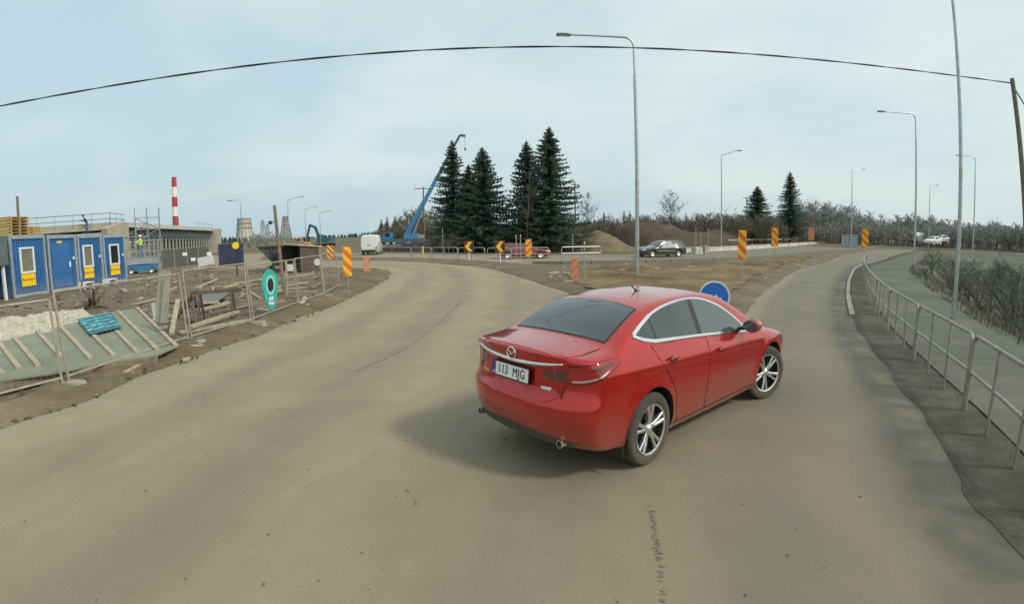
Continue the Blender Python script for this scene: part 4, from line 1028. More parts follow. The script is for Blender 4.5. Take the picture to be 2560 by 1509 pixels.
# pallets stacked on the first cabin
for k in range(6):
    o = thing("pallet", f"yellowish wooden pallet on the cabin roof, {['bottom', 'second', 'third', 'fourth', 'fifth', 'topmost'][k]} of the stack", "pallet", (CX - .75, 20.3, 3.19 + k * .155), random.uniform(-.04, .04), "pallets stacked on the cabin")
    for q in range(5): MB().box((-.4 + q * .2, 0, .125), (.14, 1.2, .024)).build("deck_board", M_PALLET, o)
    for q in range(3): MB().box((0, -.53 + q * .53, .055), (.9, .1, .09)).build("block", M_PALLET, o)
o = thing("crate", "small green-yellow crate beside the pallet stack", "crate", (CX - .6, 21.45, 3.2), 0)
for s in (-1, 1): MB().box((0, s * .22, .2), (.5, .02, .4)).build("side", M_PALLET, o); MB().box((s * .24, 0, .2), (.02, .42, .4)).build("end", M_PALLET, o)
for s in (-1, 0, 1): MB().box((.255, s * .14, .2), (.02, .06, .4)).build("slat", M_GREENPLY, o)

# ------------------------------------------------------------------ temporary fence along the verge
FP = [(-8.55, 2.2), tuple(gp(167, 963, .1))[:2], tuple(gp(476, 857, .1))[:2], tuple(gp(632, 810, .1))[:2], tuple(gp(748, 765, .1))[:2], tuple(gp(812, 741, .1))[:2], tuple(gp(850, 719, .1))[:2]]
LEAN = [(-.16, 0), (-.2, 0), (-.15, .0), (-.15, 0), (-.08, 0), (-.05, 0), (-.03, 0)]
UT = [-150, 136, 438, 611, 735, 800, 839]; TOPS = [800, 746, 673, 663, 651, 634, 630]
FH = [at(u, v, q[1]).z - .12 if q[1] > 4 else 1.35 for u, v, q in zip(UT, TOPS, FP)]
labels = ["mesh fence panel at the left edge in front of the fallen green hoarding", "mesh fence panel between the hoarding and the leaning boards", "mesh fence panel in front of the tangle of timber", "mesh fence panel carrying the turquoise pin sign", "mesh fence panel next after the turquoise pin sign", "short mesh fence panel nearest the large marker board"]
def fence_panel(label, a, b, H_, lean, wires=True, group="temporary fence panels"):
    a, b = Vector((a[0], a[1], .12)), Vector((b[0], b[1], .12)); d = b - a; L_ = d.length; d.normalize(); a = a + d * .06; L_ -= .12
    root = thing("fence_panel", label, "fence panel", a, math.atan2(d.y, d.x), group)
    nv = Vector((-d.y, d.x, 0)); ln = lean * 1.0
    T = lambda x, z: (x, ln * z / 2.0, z)
    for x in (0, L_): MB().tube([T(x, -.08), T(x, H_ + .02)], .021, 8).build("upright", M_FENCE, root, True)
    MB().tube([T(0, H_), T(L_, H_)], .019, 8).build("top_rail", M_FENCE, root, True); MB().tube([T(0, .12), T(L_, .12)], .019, 8).build("bottom_rail", M_FENCE, root, True)
    if wires:
        w = MB(); n = int(L_ / .11)
        for k in range(1, n): w.bar(T(L_ * k / n, .12), T(L_ * k / n, H_), .0022, .0022)
        for k in range(1, 8): w.bar(T(0, .12 + (H_ - .12) * k / 8), T(L_, .12 + (H_ - .12) * k / 8), .0024, .0024)
        q = w.build("wire_mesh", M_FENCE, root); q["kind"] = "stuff"
    MB().box((0, 0, -.02), (.24, .62, .12), taper=.9).build("foot_block", M_CONCD, root)
    return root
FPAN = []
for i in range(6):
    H_ = (FH[i] + FH[i + 1]) / 2
    FPAN.append(fence_panel(labels[i], FP[i], FP[i + 1], H_, .12))
# two grey boards leaning on the fence, one white board
def board(name, label, pts, th, m, cat="board", group=None):
    """a flat board given by its four corner points"""
    c = sum((Vector(q) for q in pts), Vector()) / 4; P_ = [Vector(q) - c for q in pts]
    n = (P_[1] - P_[0]).cross(P_[3] - P_[0]).normalized() * th / 2
    o = MB().add([q + n for q in P_] + [q - n for q in P_], [(0, 1, 2, 3), (7, 6, 5, 4)] + [(i, (i + 1) % 4, (i + 1) % 4 + 4, i + 4) for i in range(4)]).build(name, m)
    o.location = c; return tag(o, label, cat, group)
for n_, (u0, u1, ub0, ub1, dy) in enumerate([(398, 413, 388, 404, 10.3), (413, 426, 402, 414, 10.15)]):
    board("leaning_board", ["grey leaning board on the fence, left one of two", "grey leaning board on the fence, right one of two"][n_], [at(u0, 679, dy), at(u1, 677, dy), at(ub1 + 6, 806, dy - .1), at(ub0, 806, dy - .1)], .03, mat("pale_grey_board", (.36, .34, .28), .85, var=.15, scale=4), "board", "grey boards leaning on the fence")
board("white_board", "white board stuck behind the leaning grey boards", [at(378, 757, 10.6), at(388, 755, 10.6), at(388, 798, 10.6), at(385, 800, 10.6)], .02, M_SIGNW)

# ------------------------------------------------------------------ fallen green hoarding with battens and a printed sheet
n0, n1, f0, f1 = gp(-60, 958, .34), gp(441, 866, .2), gp(-60, 860, .46), gp(342, 770, .38)
hd = thing("green_hoarding", "fallen green plywood hoarding with wooden battens lying behind the fence", "hoarding", tuple((n0 + n1) / 2 - Vector((0, 0, .3))))
oc = Vector(hd.location)
def hp(u, v):                                         # pixel on the sloping sheet -> point
    nrm = (n1 - n0).cross(f0 - n0).normalized()
    if nrm.z < 0: nrm = -nrm
    d = ray(u, v); o = Vector((0, 0, CAMH)); t = (n0 - o).dot(nrm) / d.dot(nrm); return o + d * t, nrm
sh = [(-60, 958), (130, 932), (262, 906), (393, 886), (441, 866), (342, 770), (283, 779), (215, 800), (147, 815), (96, 830), (-60, 868)]
P3 = [hp(*q)[0] for q in sh]; nrm = hp(100, 880)[1]
sheet_mb = MB(); k = len(P3); sheet_mb.add([q - oc for q in P3] + [q - oc - nrm * .03 for q in P3], [tuple(range(k)), tuple(range(2 * k - 1, k - 1, -1))] + [(i, (i + 1) % k, k + (i + 1) % k, k + i) for i in range(k)])
sheet_mb.build("plywood_sheet", M_GREENPLY, hd)
z3 = lambda x, y: (x / 3.533, 640 + y / 3.533)
for a, b in [((0, 780), (170, 1000)), ((130, 730), (340, 975)), ((330, 670), (530, 890)), ((520, 610), (800, 910)), ((830, 710), (1000, 880)), ((1030, 670), (1210, 855)), ((1040, 490), (1385, 830)), ((1210, 462), (1555, 800)), ((-190, 850), (20, 1040))]:
    A, B_ = hp(*z3(*a))[0] - oc + nrm * .02, hp(*z3(*b))[0] - oc + nrm * .02
    MB().bar(A, B_, .09, .05, nrm).build("batten", M_WOODP, hd)
# scaffold-like ladder beams under the sheet
A, B_ = P3[0] - oc - nrm * .1, P3[3] - oc - nrm * .1
MB().bar(A, B_, .06, .16, nrm).build("edge_beam", M_WOODG, hd)
for k in range(3):
    q = A.lerp(B_, (k + .5) / 3) - (n1 - n0).cross(Vector((0, 0, 1))).normalized() * -.5; MB().bar(q, (q.x, q.y, .05 - oc.z), .05, .05).build("prop", M_WOODD, hd)
pq = [(192, 803), (277, 786), (304, 824), (226, 843)]
pc = [hp(*q)[0] + nrm * .065 for q in pq]
pr_ = thing("printed_sheet", "dark blue sheet with turquoise strokes lying on the green hoarding", "banner", tuple(sum(pc, Vector()) / 4)); o0 = Vector(pr_.location)
MB().add([q - o0 for q in pc] + [q - o0 - nrm * .008 for q in pc], [(0, 1, 2, 3), (7, 6, 5, 4), (0, 1, 5, 4), (1, 2, 6, 5), (2, 3, 7, 6), (3, 0, 4, 7)]).build("sheet", M_PRINT, pr_)
rs_ = random.Random(4); bl = lambda s, t: pc[0].lerp(pc[1], s).lerp(pc[3].lerp(pc[2], s), t) - o0 + nrm * .006
for r_ in range(5):
    s = .03
    while s < .93:
        l_ = rs_.uniform(.1, .24); t0 = .06 + r_ * .19 + rs_.uniform(-.02, .02); sl = rs_.choice((-.07, 0, 0, .08))
        MB().bar(bl(s, t0), bl(min(.98, s + l_), min(.97, t0 + sl)), .11, .006, nrm).build("stroke", M_PRINTL, pr_); s += l_ + rs_.uniform(.02, .07)

# crumpled tarp behind the hoarding
def crumple(name, label, pts, h, m, cat="tarpaulin", seed=1.0, res=.09):
    pts = [(q[0], q[1]) for q in pts]; lo = np.min(pts, 0); hi = np.max(pts, 0)
    g_ = [(x, y) for x in np.arange(lo[0], hi[0], res) for y in np.arange(lo[1], hi[1], res)]
    def zf(x, y, d): return site_z(x, y) + .02 + min(1, d / .25) * h * (.5 + 1.1 * abs(fbm(x, y, 1.7, 3, seed)) + .5 * abs(fbm(x, y, 5, 3, seed * 2)))
    o = sheet(name, pts, zf, m, g_, rag=.12, smooth=False); del o["kind"]; return tag(o, label, cat)
crumple("crumpled_tarp", "crumpled pale tarpaulin heaped behind the green hoarding", [gp(-40, 862, .4), gp(40, 862, .4), gp(105, 838, .4), gp(150, 815, .5), (gp(232, 777, .3)), (gp(170, 780, .2)), gp(60, 808, .1), gp(-40, 815, .1)], .2, M_TARP)
crumple("dirty_rag", "small heap of dirty white cloth at the foot of a fence post", [gp(738, 783), gp(775, 768), gp(782, 763), gp(765, 758), gp(745, 762)], .16, M_TARP, "cloth", 5., .05)
# turquoise pin sign on the fence
A, B_ = Vector((FP[3][0] - .05, FP[3][1], 0)), Vector((FP[4][0] - .05, FP[4][1], 0)); fd_ = (B_ - A).normalized(); fn = Vector((fd_.y, -fd_.x, 0))
def onf(u, v, off=.06):
    d = ray(u, v); o = Vector((0, 0, CAMH)); t = (A + fn * off - o).dot(fn) / d.dot(fn); return o + d * t
zz = lambda x, y: (380 + x / 4.663, 600 + y / 4.663)
tip, top, cen = onf(*zz(1405, 825)), onf(*zz(1355, 340)), onf(*zz(1372, 515)); wl, wr = onf(*zz(1280, 530)), onf(*zz(1460, 530))
wv = (wr - wl); half = wv.length / 2; cc = (wl + wr) / 2; ht = top.z - cc.z; hb = cc.z - tip.z
pin = thing("pin_sign", "turquoise map-pin shaped sign with dark round hole hung on the fence", "sign", tuple(cc)); ux = fd_
def pinpoly(k): 
    o = [(half * k * math.cos(a), ht * k * math.sin(a)) for a in np.linspace(0, math.pi, 18)]
    o += [(-half * k * (1 - t) ** .72 * (1 + .35 * t), -hb * k * t) for t in np.linspace(.12, 1, 9)]
    o += [(half * k * (1 - t) ** .72 * (1 + .35 * t), -hb * k * t) for t in np.linspace(1, .12, 9)[1:]]; return o
lean_u = Vector((0, 0, 1)) + (cc - tip - Vector((0, 0, hb))) * 0
MB().prism(pinpoly(1.0), (0, 0, 0), ux, (0, 0, 1), fn, .02).build("board", M_TEALSIGN, pin)
er = [(half * .96 * math.cos(a), ht * .96 * math.sin(a)) for a in np.linspace(0, 2 * math.pi, 40)]
MB().prism([(half * .62 * math.cos(a), ht * .62 * math.sin(a) + .02) for a in np.linspace(0, 2 * math.pi, 36)[:-1]], fn * .021, ux, (0, 0, 1), fn, .004).build("inner_ring", M_TEALLIGHT, pin)
MB().prism([(half * .38 * math.cos(a), ht * .40 * math.sin(a) + .02) for a in np.linspace(0, 2 * math.pi, 30)[:-1]], fn * .026, ux, (0, 0, 1), fn, .004).build("hole", M_INK, pin)
for sx_, sz_, w_, h_ in ((-.16, -.5, .11, .13), (.12, -.5, .11, .13), (-.13, -.66, .2, .08), (.1, -.70, .2, .08)): MB().prism([(half * (sx_ - w_), hb * (sz_ - h_ / 2)), (half * (sx_ + w_), hb * (sz_ - h_ / 2)), (half * (sx_ + w_), hb * (sz_ + h_ / 2)), (half * (sx_ - w_), hb * (sz_ + h_ / 2))], fn * .021, ux, (0, 0, 1), fn, .003).build("white_mark", M_SIGNW, pin)

# ------------------------------------------------------------------ timber lying about behind the fence
def plank(label, p, q, w=.12, h=.05, m=None, z0=None, group="loose timber behind the fence", lift=(0, 0)):
    a, b = gp(*p, .12), gp(*q, .12)
    a.z = site_z(a.x, a.y) + h * .6 + lift[0]; b.z = site_z(b.x, b.y) + h * .6 + lift[1]
    c = (a + b) / 2; o = MB().bar(a - c, b - c, w, h).build("plank", m or M_WOODP); o.location = c
    return tag(o, label, "plank", group)
T4 = [((450, 1090), (1010, 920), .14, "thick pale beam lying lowest in the timber tangle", (.12, .12)), ((320, 1105), (1130, 955), .12, "long beam touching the foot of the fence in the tangle", (.02, .02)), ((470, 1190), (1180, 945), .05, "thin rail slanting along the fence foot below the tangle", (0, 0)),
 ((560, 870), (900, 760), .16, "grey plank behind the dark trestle", (.1, .1)), ((440, 850), (780, 800), .14, "short pale plank at the dark trestle", (.25, .2)), ((1020, 630), (1150, 690), .10, "short crossed plank left of the pin sign", (0, .1)), ((1130, 620), (1255, 680), .08, "second crossed plank left of the pin sign", (.05, 0)),
 ((1220, 830), (1385, 835), .16, "yellowish short beam under the pin sign", (0, 0)), ((1480, 610), (1900, 605), .09, "long thin plank right of the pin sign", (0, 0)), ((1560, 690), (1790, 690), .08, "thin plank near the fence foot right of the pin sign", (0, 0)), ((700, 560), (1005, 550), .08, "thin reddish plank beyond the grey sheet", (0, 0)), ((195, 600), (285, 560), .14, "white short plank beside the fence posts", (0, 0)), ((600, 490), (700, 495), .10, "bright plank end in the middle of the yard", (0, .1)), ((1570, 515), (1800, 515), .12, "pale plank at the foot of the shed", (0, 0)),
 ((1870, 570), (2010, 510), .10, "dark plank near the last fence posts", (0, .1)), ((820, 1020), (1010, 1010), .12, "flat plank end under the beams of the tangle", (0, 0)), ((230, 1120), (330, 960), .12, "upright leaning stake at the left of the tangle", (0, .6))]
for a, b, w, lab, lf in T4: plank(lab, zz(*a), zz(*b), w, .07, M_WOODP if rs_.random() < .7 else M_WOODG, lift=lf)
plank("long pale rail lying on the verge before the hoarding", (308, 925), (445, 866), .07, .06); plank("short plank lying on the verge at the second fence foot", (474, 862), (507, 858), .12, .04)
plank("small pale plank on the verge below the fence", (455, 892), (475, 889), .1, .03); plank("short plank on the verge at the third fence foot", (622, 818), (668, 806), .12, .04)
plank("pale log far back in the yard before the last cabin", (300, 730), (313, 733), .18, .15)
# more weathered timber, indistinguishable pieces strewn between the fence and the sheds
rq = random.Random(12)
for k in range(34):
    x = -7.9 - abs(rq.gauss(0, 3.2)); y = rq.uniform(9.5, 27); L_ = rq.uniform(.5, 2.4); a_ = rq.gauss(.15, .7); d_ = Vector((math.sin(a_), math.cos(a_), 0)) * L_ / 2 if rq.random() < .6 else Vector((math.cos(a_), math.sin(a_), 0)) * L_ / 2
    o = MB().bar(-d_ - Vector((0, 0, rq.uniform(0, .12))), d_ + Vector((0, 0, rq.uniform(0, .16))), rq.uniform(.06, .16), rq.uniform(.03, .07)).build("plank", rq.choice((M_WOODP, M_WOODP, M_WOODG, M_WOODD))); o.location = (x, y, site_z(x, y) + .09)
    tag(o, "weathered plank strewn on the soil of the yard behind the fence", "plank", "strewn planks in the yard")
# dark trestle
b = gp(545, 800, .12); o = thing("trestle", "dark wooden trestle in the middle of the timber tangle", "trestle", (b.x, b.y, .12), .3)
for x in (-.45, .45):
    for s in (-1, 1): MB().bar((x, s * .3, 0), (x, s * .04, .75), .06, .06).build("leg", M_WOODD, o)
MB().bar((-.7, 0, .78), (.7, 0, .78), .09, .09).build("beam", M_WOODD, o)
b = gp(455, 800, .12); o = thing("broken_frame", "broken dark timber frame leaning at the fence", "timber frame", (b.x, b.y, .12), -.2)
MB().bar((-.3, 0, .0), (.4, .2, .75), .1, .1).build("strut", M_WOODD, o); MB().bar((.4, .2, .75), (.9, -.5, .05), .1, .1).build("strut", M_WOODD, o); MB().bar((-.5, .1, .45), (.7, .1, .5), .09, .06).build("rail", M_WOODD, o)
board("grey_sheet", "flat grey sheet lying on the ground behind the timber tangle", [gp(455, 764, .25), gp(545, 752, .25), gp(583, 727, .25), gp(480, 735, .25)], .03, mat("grey_sheet", (.15, .155, .15), .8, var=.15, scale=3), "sheet")
b = gp(232, 770, .12); o = thing("root_ball", "dark uprooted stump beside the green hoarding", "stump", (b.x, b.y, .15), 0)
ro = MB(); rnd = random.Random(3)
for k in range(26):
    d = Vector((rnd.gauss(0, 1), rnd.gauss(0, 1), rnd.gauss(.2, .7))).normalized(); e = d * rnd.uniform(.3, .7); e2 = e * 1.35 + Vector((rnd.gauss(0, .1), rnd.gauss(0, .1), rnd.gauss(0, .1)))
    ro.tube([(0, 0, .15), e + Vector((0, 0, .15)), e2 + Vector((0, 0, .15))], [.07, .04, .01], 5)
ro.build("roots", M_WOODD, o)
# rubble and crumbs: nobody could count it
def rubble(name, label, region, n, smin, smax, zf, m, seed):
    rnd = random.Random(seed); mb = MB(); c = 0; poly = np.array(region)
    lo, hi = poly.min(0), poly.max(0)
    while c < n:
        x, y = rnd.uniform(lo[0], hi[0]), rnd.uniform(lo[1], hi[1])
        if not inside(np.array([[x, y]]), poly)[0]: continue
        s = smin + (smax - smin) * rnd.random() ** 3; z = zf(x, y)
        v = [Vector((rnd.uniform(.6, 1) * sx_, rnd.uniform(.6, 1) * sy_, rnd.uniform(.3, .8) * sz_)) * s for sx_, sy_, sz_ in ((1, 0, 0), (-1, 0, 0), (0, 1, 0), (0, -1, 0), (0, 0, 1), (0, 0, -1))]
        if rnd.random() < .3: v[0] *= 2.2; v[1] *= 2.0
        r_ = Euler((rnd.uniform(-.4, .4), rnd.uniform(-.4, .4), rnd.uniform(0, 6.3))).to_matrix()
        mb.add([r_ @ q + Vector((x, y, z + s * .15)) for q in v], [(0, 2, 4), (2, 1, 4), (1, 3, 4), (3, 0, 4), (2, 0, 5), (1, 2, 5), (3, 1, 5), (0, 3, 5)]); c += 1
    o = mb.build(name, m); return tag(o, label, kind="stuff")
M_RUB = mat("pale_rubble", (.34, .28, .20), .9, var=.35, scale=2.5); M_RUBD = mat("dark_rubble", (.12, .095, .065), .9, var=.35, scale=2.5)
yard = [(-8, 3), (-6.9, 10), (-6.6, 14), (-6.6, 22), (-7.8, 30), (-14, 35), (-24, 36), (-22, 18), (-14, 8), (-10, 3)]
rubble("rubble", "pale stones and wood scraps strewn over the building yard", yard, 650, .02, .15, site_z, M_RUB, 1); rubble("dark_rubble", "dark clods strewn over the building yard", yard, 500, .03, .16, site_z, M_RUBD, 2)
vz = [(q[0] + .35, q[1]) for q in vb] + [(q[0] - 1.2, q[1]) for q in vb][::-1]
rubble("verge_gravel", "small stones along the edge of the dirt verge", vz, 1500, .01, .06, lambda x, y: .02 + max(0, line_x(LEFT_EDGE, y) + .15 - x) * .10, M_RUBD, 3)
rubble("verge_pebbles", "pale pebbles along the edge of the dirt verge", vz, 700, .008, .04, lambda x, y: .02 + max(0, line_x(LEFT_EDGE, y) + .15 - x) * .10, M_RUB, 4)
isl = [tuple(q) for q in gi]
rubble("island_stones", "pale stones and clods on the traffic island", [(1.2, 24), (3, 17), (5, 13.5), (9, 18.5), (17, 29.5), (17, 37), (3, 33)], 700, .02, .13, lambda x, y: .12, M_RUB, 5)
rubble("road_crumbs", "small dark crumbs of clay lying on the asphalt", [(-5, 2), (3, 2), (4, 8), (-3, 12), (-5.5, 12)], 420, .003, .014, lambda x, y: .004, M_RUBD, 6)
# planks on the island
for p, q, lab in [((1372, 684), (1395, 680), "small white plank on the island left of the low marker board"), ((1405, 682), (1425, 684), "second small white plank left of the low marker board"), ((1262, 655), (1300, 650), "pale plank lying at the foot of the right chevron sign"), ((1616, 672), (1660, 671), "bright plank on the grass right of the lamp post"), ((1548, 676), (1572, 674), "short bright plank on the grass left of the lamp post"), ((1715, 668), (1735, 666), "short plank on the grass toward the right branch")]:
    a, b = gp(*p, .2), gp(*q, .2); c = (a + b) / 2; o = MB().bar(a - c, b - c, .18, .08).build("plank", M_WOODP); o.location = c; tag(o, lab, "plank", "planks on the traffic island")
# ------------------------------------------------------------------ simple road vehicles on the same analytic body
class EstateBody(CarBody):
    ZC = ([-1.15, -1.0, -.9, -.75, -.55, 0, .8, 1.3, 1.6, 1.9, 2.2, 2.35, 2.6, 3.0, 3.4, 3.6, 3.8], [.95, 1.02, 1.15, 1.33, 1.42, 1.45, 1.45, 1.43, 1.37, 1.22, 1.05, .98, .93, .89, .82, .74, .6])
    RX = ([.15, .3, .45, .6, .7, .8, 1.0, 1.2, 1.4, 1.5], [-.85, -.98, -1.02, -1.02, -.98, -.97, -.95, -.85, -.70, -.6])
    belt0, belt1 = .93, .90; tumble = .42; rear_k = .16; lift = .03
class HatchBody(CarBody):
    ZC = ([-.85, -.7, -.6, -.45, -.25, .2, .8, 1.2, 1.5, 1.8, 2.1, 2.3, 2.6, 3.0, 3.3, 3.5], [1.0, 1.1, 1.2, 1.32, 1.39, 1.42, 1.42, 1.39, 1.31, 1.17, 1.0, .93, .87, .80, .72, .6])
    RX = ([.15, .3, .45, .6, .75, .9, 1.1, 1.3, 1.45], [-.6, -.72, -.78, -.78, -.74, -.72, -.66, -.5, -.35])
    FX = ([.15, .25, .4, .55, .7, .85, 1.0], [3.2, 3.32, 3.36, 3.36, 3.3, 3.2, 3.0]); arches = ((0, .32), (2.5, .32)); belt0, belt1 = .95, .88; tumble = .45; rear_k = .18; lift = .03
    WX = ([-.9, -.6, -.3, 0, .5, 1.4, 2.2, 2.5, 2.9, 3.2, 3.4], [.76, .82, .84, .85, .84, .84, .84, .85, .83, .76, .6])
M_PANEL_GREEN = mat("dark_green_paint", (.022, .045, .042), .28, metal=.35, var=.08, scale=3, coat=.8, dirt=(DUST, .1, .7, .35))
M_GLASSF = mat("far_car_glass", (.05, .065, .068), .22, var=.1, spec=.8)
M_OLDRED = mat("old_red_paint", (.22, .025, .024), .4, metal=.1, var=.1, scale=3, coat=.6)
M_WHITEP = mat("white_paint", (.70, .71, .69), .35, var=.04, scale=3, coat=.6, dirt=(DUST, .2, .9, .4))
def plain_wheel(parent, x, y, z, side, rad):
    w = bpy.data.objects.new("wheel", None); COL.objects.link(w); w.parent = parent; w.location = (x, y, z)
    MB().lathe([(rad * .62, -.09), (rad * .95, -.1), (rad, -.06), (rad, .06), (rad * .95, .1), (rad * .62, .09)], n=28, axis='Y').build("tyre", M_TYRE, w, True, 30)
    MB().lathe([(0, side * .075), (rad * .2, side * .085), (rad * .3, side * .06), (rad * .55, side * .08), (rad * .64, side * .1)], n=28, axis='Y').build("rim", M_ALLOY, w, True, 30)
def small_car(B, label, p, head, paint, wb, wr, glass, front_glass, rear_glass, z=0.0, res=(64, 20, 20), x0=-1.06, x1=3.78, name="parked_car", mouldings=True, tailz=.8, scale=1.0):
    mid = wb / 2; root = thing(name, label, "car", (p[0] - math.cos(head) * mid, p[1] - math.sin(head) * mid, z), head); root.scale = scale if isinstance(scale, tuple) else (scale,) * 3
    V, F_ = B.shell(*res, x0=x0, x1=x1); body = mesh_part("body", V, F_, paint, root); body.data.materials.append(M_BLACKP); cut = []
    for ax, az in B.arches:
        for s in (-1, 1):
            c = MB().lathe([(0, s * .5), (wr + .05, s * .5), (wr + .05, s * 1.3), (0, s * 1.3)], c=(ax, 0, az), n=28, axis='Y').build("cutter", M_BLACKP); c.parent = root; cut.append(c)
    bpy.context.view_layer.update(); boolean_cut(body, cut)
    for s in (-1, 1):
        pr = dict(O=(0, s * 2.2, 0), U=(1, 0, 0), V=(0, 0, 1), D=(0, -s, 0))
        for q in glass: Q, f, nn = B.patch(q, off=.006, step=.08, **pr); mesh_part("side_window", Q, f, M_GLASSF, root, True, .004, nn)
        if mouldings:
            Q, nn = B.line([(x, .56) for x in np.linspace(.45, wb - .45, 16)], off=.008, **pr); ribbon("side_moulding", Q, nn, .06, M_GALV, root)
        for ax, az in B.arches: plain_wheel(root, ax, s * .76, az - .015, s, wr)
        mq = MB().box((1.95 if wb > 2.6 else 1.75, s * .93, .98), (.1, .16, .13), taper=.8).build("door_mirror", M_BLACKP, root)
        FR = dict(O=(5.2, 0, 0), U=(0, 1, 0), V=(0, 0, 1), D=(-1, 0, 0)); RE = dict(O=(-2.6, 0, 0), U=(0, 1, 0), V=(0, 0, 1), D=(1, 0, 0))
        Q, f, nn = B.patch([(s * .45, .60), (s * .78, .62), (s * .80, .72), (s * .48, .70)], off=.006, step=.06, **FR); mesh_part("head_lamp", Q, f, M_SIGNW, root, True, .004, nn)
        Q, f, nn = B.patch([(s * .5, tailz - .1), (s * .72, tailz - .1), (s * .72, tailz + .08), (s * .5, tailz + .08)], off=.006, step=.06, **RE); mesh_part("tail_lamp", Q, f, M_TAILRED, root, True, .004, nn)
    TP = dict(O=(0, 0, 3.2), U=(1, 0, 0), V=(0, 1, 0), D=(0, 0, -1))
    for nm, q in (("windscreen", front_glass), ("rear_window", rear_glass)): Q, f, nn = B.patch(q, off=.006, step=.09, **TP); mesh_part(nm, Q, f, M_GLASSF, root, True, .004, nn)
    MB().box((wb / 2, 0, .25), (wb, .9, .1)).build("floor_pan", M_BLACKP, root)
    return root
a, b = gp(1717, 641), gp(1592, 644); hd_ = math.atan2(b.y - a.y, b.x - a.x); m_ = (a + b) / 2
small_car(EstateBody(), "dark green estate car driving left on the far road", (m_.x, m_.y + .7), hd_, M_PANEL_GREEN, 2.75, .31,
    [[(-.62, .99), (.32, .97), (.36, 1.33), (-.3, 1.33)], [(.42, .97), (1.18, .96), (1.14, 1.34), (.44, 1.34)], [(1.26, .96), (2.12, .95), (1.62, 1.32), (1.24, 1.34)]],
    [(1.66, -.55), (2.24, -.66), (2.28, 0), (2.24, .66), (1.66, .55), (1.62, 0)], [(-.92, -.6), (-.7, -.55), (-.7, .55), (-.92, .6)], name="estate_car")
a, b = gp(1240, 645), gp(1372, 644); m_ = (a + b) / 2
small_car(HatchBody(), "red hatchback standing behind the tube railings under the spruces", (m_.x, 44.0), R(3), M_OLDRED, 2.5, .30,
    [[(-.3, 1.0), (.5, .98), (.5, 1.3), (-.05, 1.3)], [(.6, .98), (1.95, .94), (1.45, 1.27), (.62, 1.31)]], [(1.5, -.5), (2.15, -.6), (2.2, 0), (2.15, .6), (1.5, .5)], [(-.62, -.55), (-.35, -.52), (-.35, .52), (-.62, .55)], x0=-.8, x1=3.36, mouldings=True, scale=(1.1, 1.08, .92), name="hatchback_car")
for lab, u, v, sl, hh in (("small white car far away at the right, nearer the road", 2332, 600, 105, R(200)), ("small white car far away at the right, behind its neighbour", 2352, 596, 118, R(195))):
    t = dist_pt(u, v, sl); small_car(HatchBody(), lab, (t.x, t.y), hh, M_WHITEP, 2.5, .30, [[(-.3, 1.0), (.5, .98), (.5, 1.3), (-.05, 1.3)], [(.6, .98), (1.95, .94), (1.45, 1.27), (.62, 1.31)]], [(1.5, -.5), (2.15, -.6), (2.2, 0), (2.15, .6), (1.5, .5)], [(-.62, -.55), (-.35, -.52), (-.35, .52), (-.62, .55)], z=max(0, t.z - .8), res=(30, 10, 10), x0=-.8, x1=3.36, mouldings=False, scale=1.05, name="small_car")

# white panel van seen from behind
def van(label, p, head, z=0.0, name="panel_van"):
    root = thing(name, label, "van", (p[0], p[1], z), head)           # x forward, origin under the rear bumper
    def sec(x, w, zt, zb=.35, r=.22):
        o = [(x, -w, zb), (x, -w * 1.02, .9), (x, -w, 1.4), (x, -w * .93, zt - r), (x, -w * .8, zt - .03), (x, 0, zt)]
        return o + [(q[0], -q[1], q[2]) for q in reversed(o[:-1])]
    S = [sec(0, .93, 2.2), sec(.12, .97, 2.3), sec(1, .98, 2.34), sec(3.1, .97, 2.3), sec(3.6, .95, 2.15), sec(4.3, .92, 1.45), sec(4.9, .86, 1.15), sec(5.1, .78, .85)]
    n = len(S[0]); mb = MB(); mb.add([q for s in S for q in s], [(i * n + j, i * n + j + 1, (i + 1) * n + j + 1, (i + 1) * n + j) for i in range(len(S) - 1) for j in range(n - 1)] + [(i * n + n - 1, i * n, (i + 1) * n, (i + 1) * n + n - 1) for i in range(len(S) - 1)] + [tuple(range(n)), tuple((len(S) - 1) * n + j for j in range(n))])
    mb.build("body", M_WHITEP, root, True, 30)
    for s in (-1, 1):
        d = MB().prism([(s * .02, .62), (s * .86, .62), (s * .88, 1.3), (s * .80, 2.02), (s * .02, 2.1)], (-.003, 0, 0), (0, 1, 0), (0, 0, 1), (-1, 0, 0), .02).build("rear_door", M_WHITEP, root)
        MB().box((-.03, s * .10, 1.1), (.02, .06, .16)).build("handle", M_BLACKP, d)
        MB().box((-.012, s * .905, .82), (.03, .07, .3)).build("tail_lamp", M_TAILRED, root)
        for x in (.95, 4.15): plain_wheel(root, x, s * .85, .33, s, .33)
        MB().box((3.9, s * 1.08, 1.35), (.12, .2, .26)).build("door_mirror", M_BLACKP, root)
        MB().prism([(3.3, 1.35), (4.15, 1.35), (3.75, 1.85), (3.3, 1.9)], (0, s * .965, 0), (1, 0, 0), (0, 0, 1), (0, s, 0), .02).build("side_window", M_GLASSF, root)
    MB().box((-.06, 0, .48), (.14, 1.8, .2)).build("bumper", M_BLACKP, root); MB().box((-.03, -.2, .78), (.02, .5, .11)).build("number_plate", M_SIGNW, root)
    MB().box((2.4, 0, .38), (4.6, 1.5, .2)).build("chassis", M_BLACKP, root)
    return root
b = gp(908, 640); van("white panel van seen from behind on the left road", (b.x, b.y + 2.5), R(96), 0)
t = dist_pt(2282, 596, 125); van("white van standing in for a far bus at the right, partly hidden by the slope", (t.x, t.y), R(20), .8)  # van body added in place of the distant bus

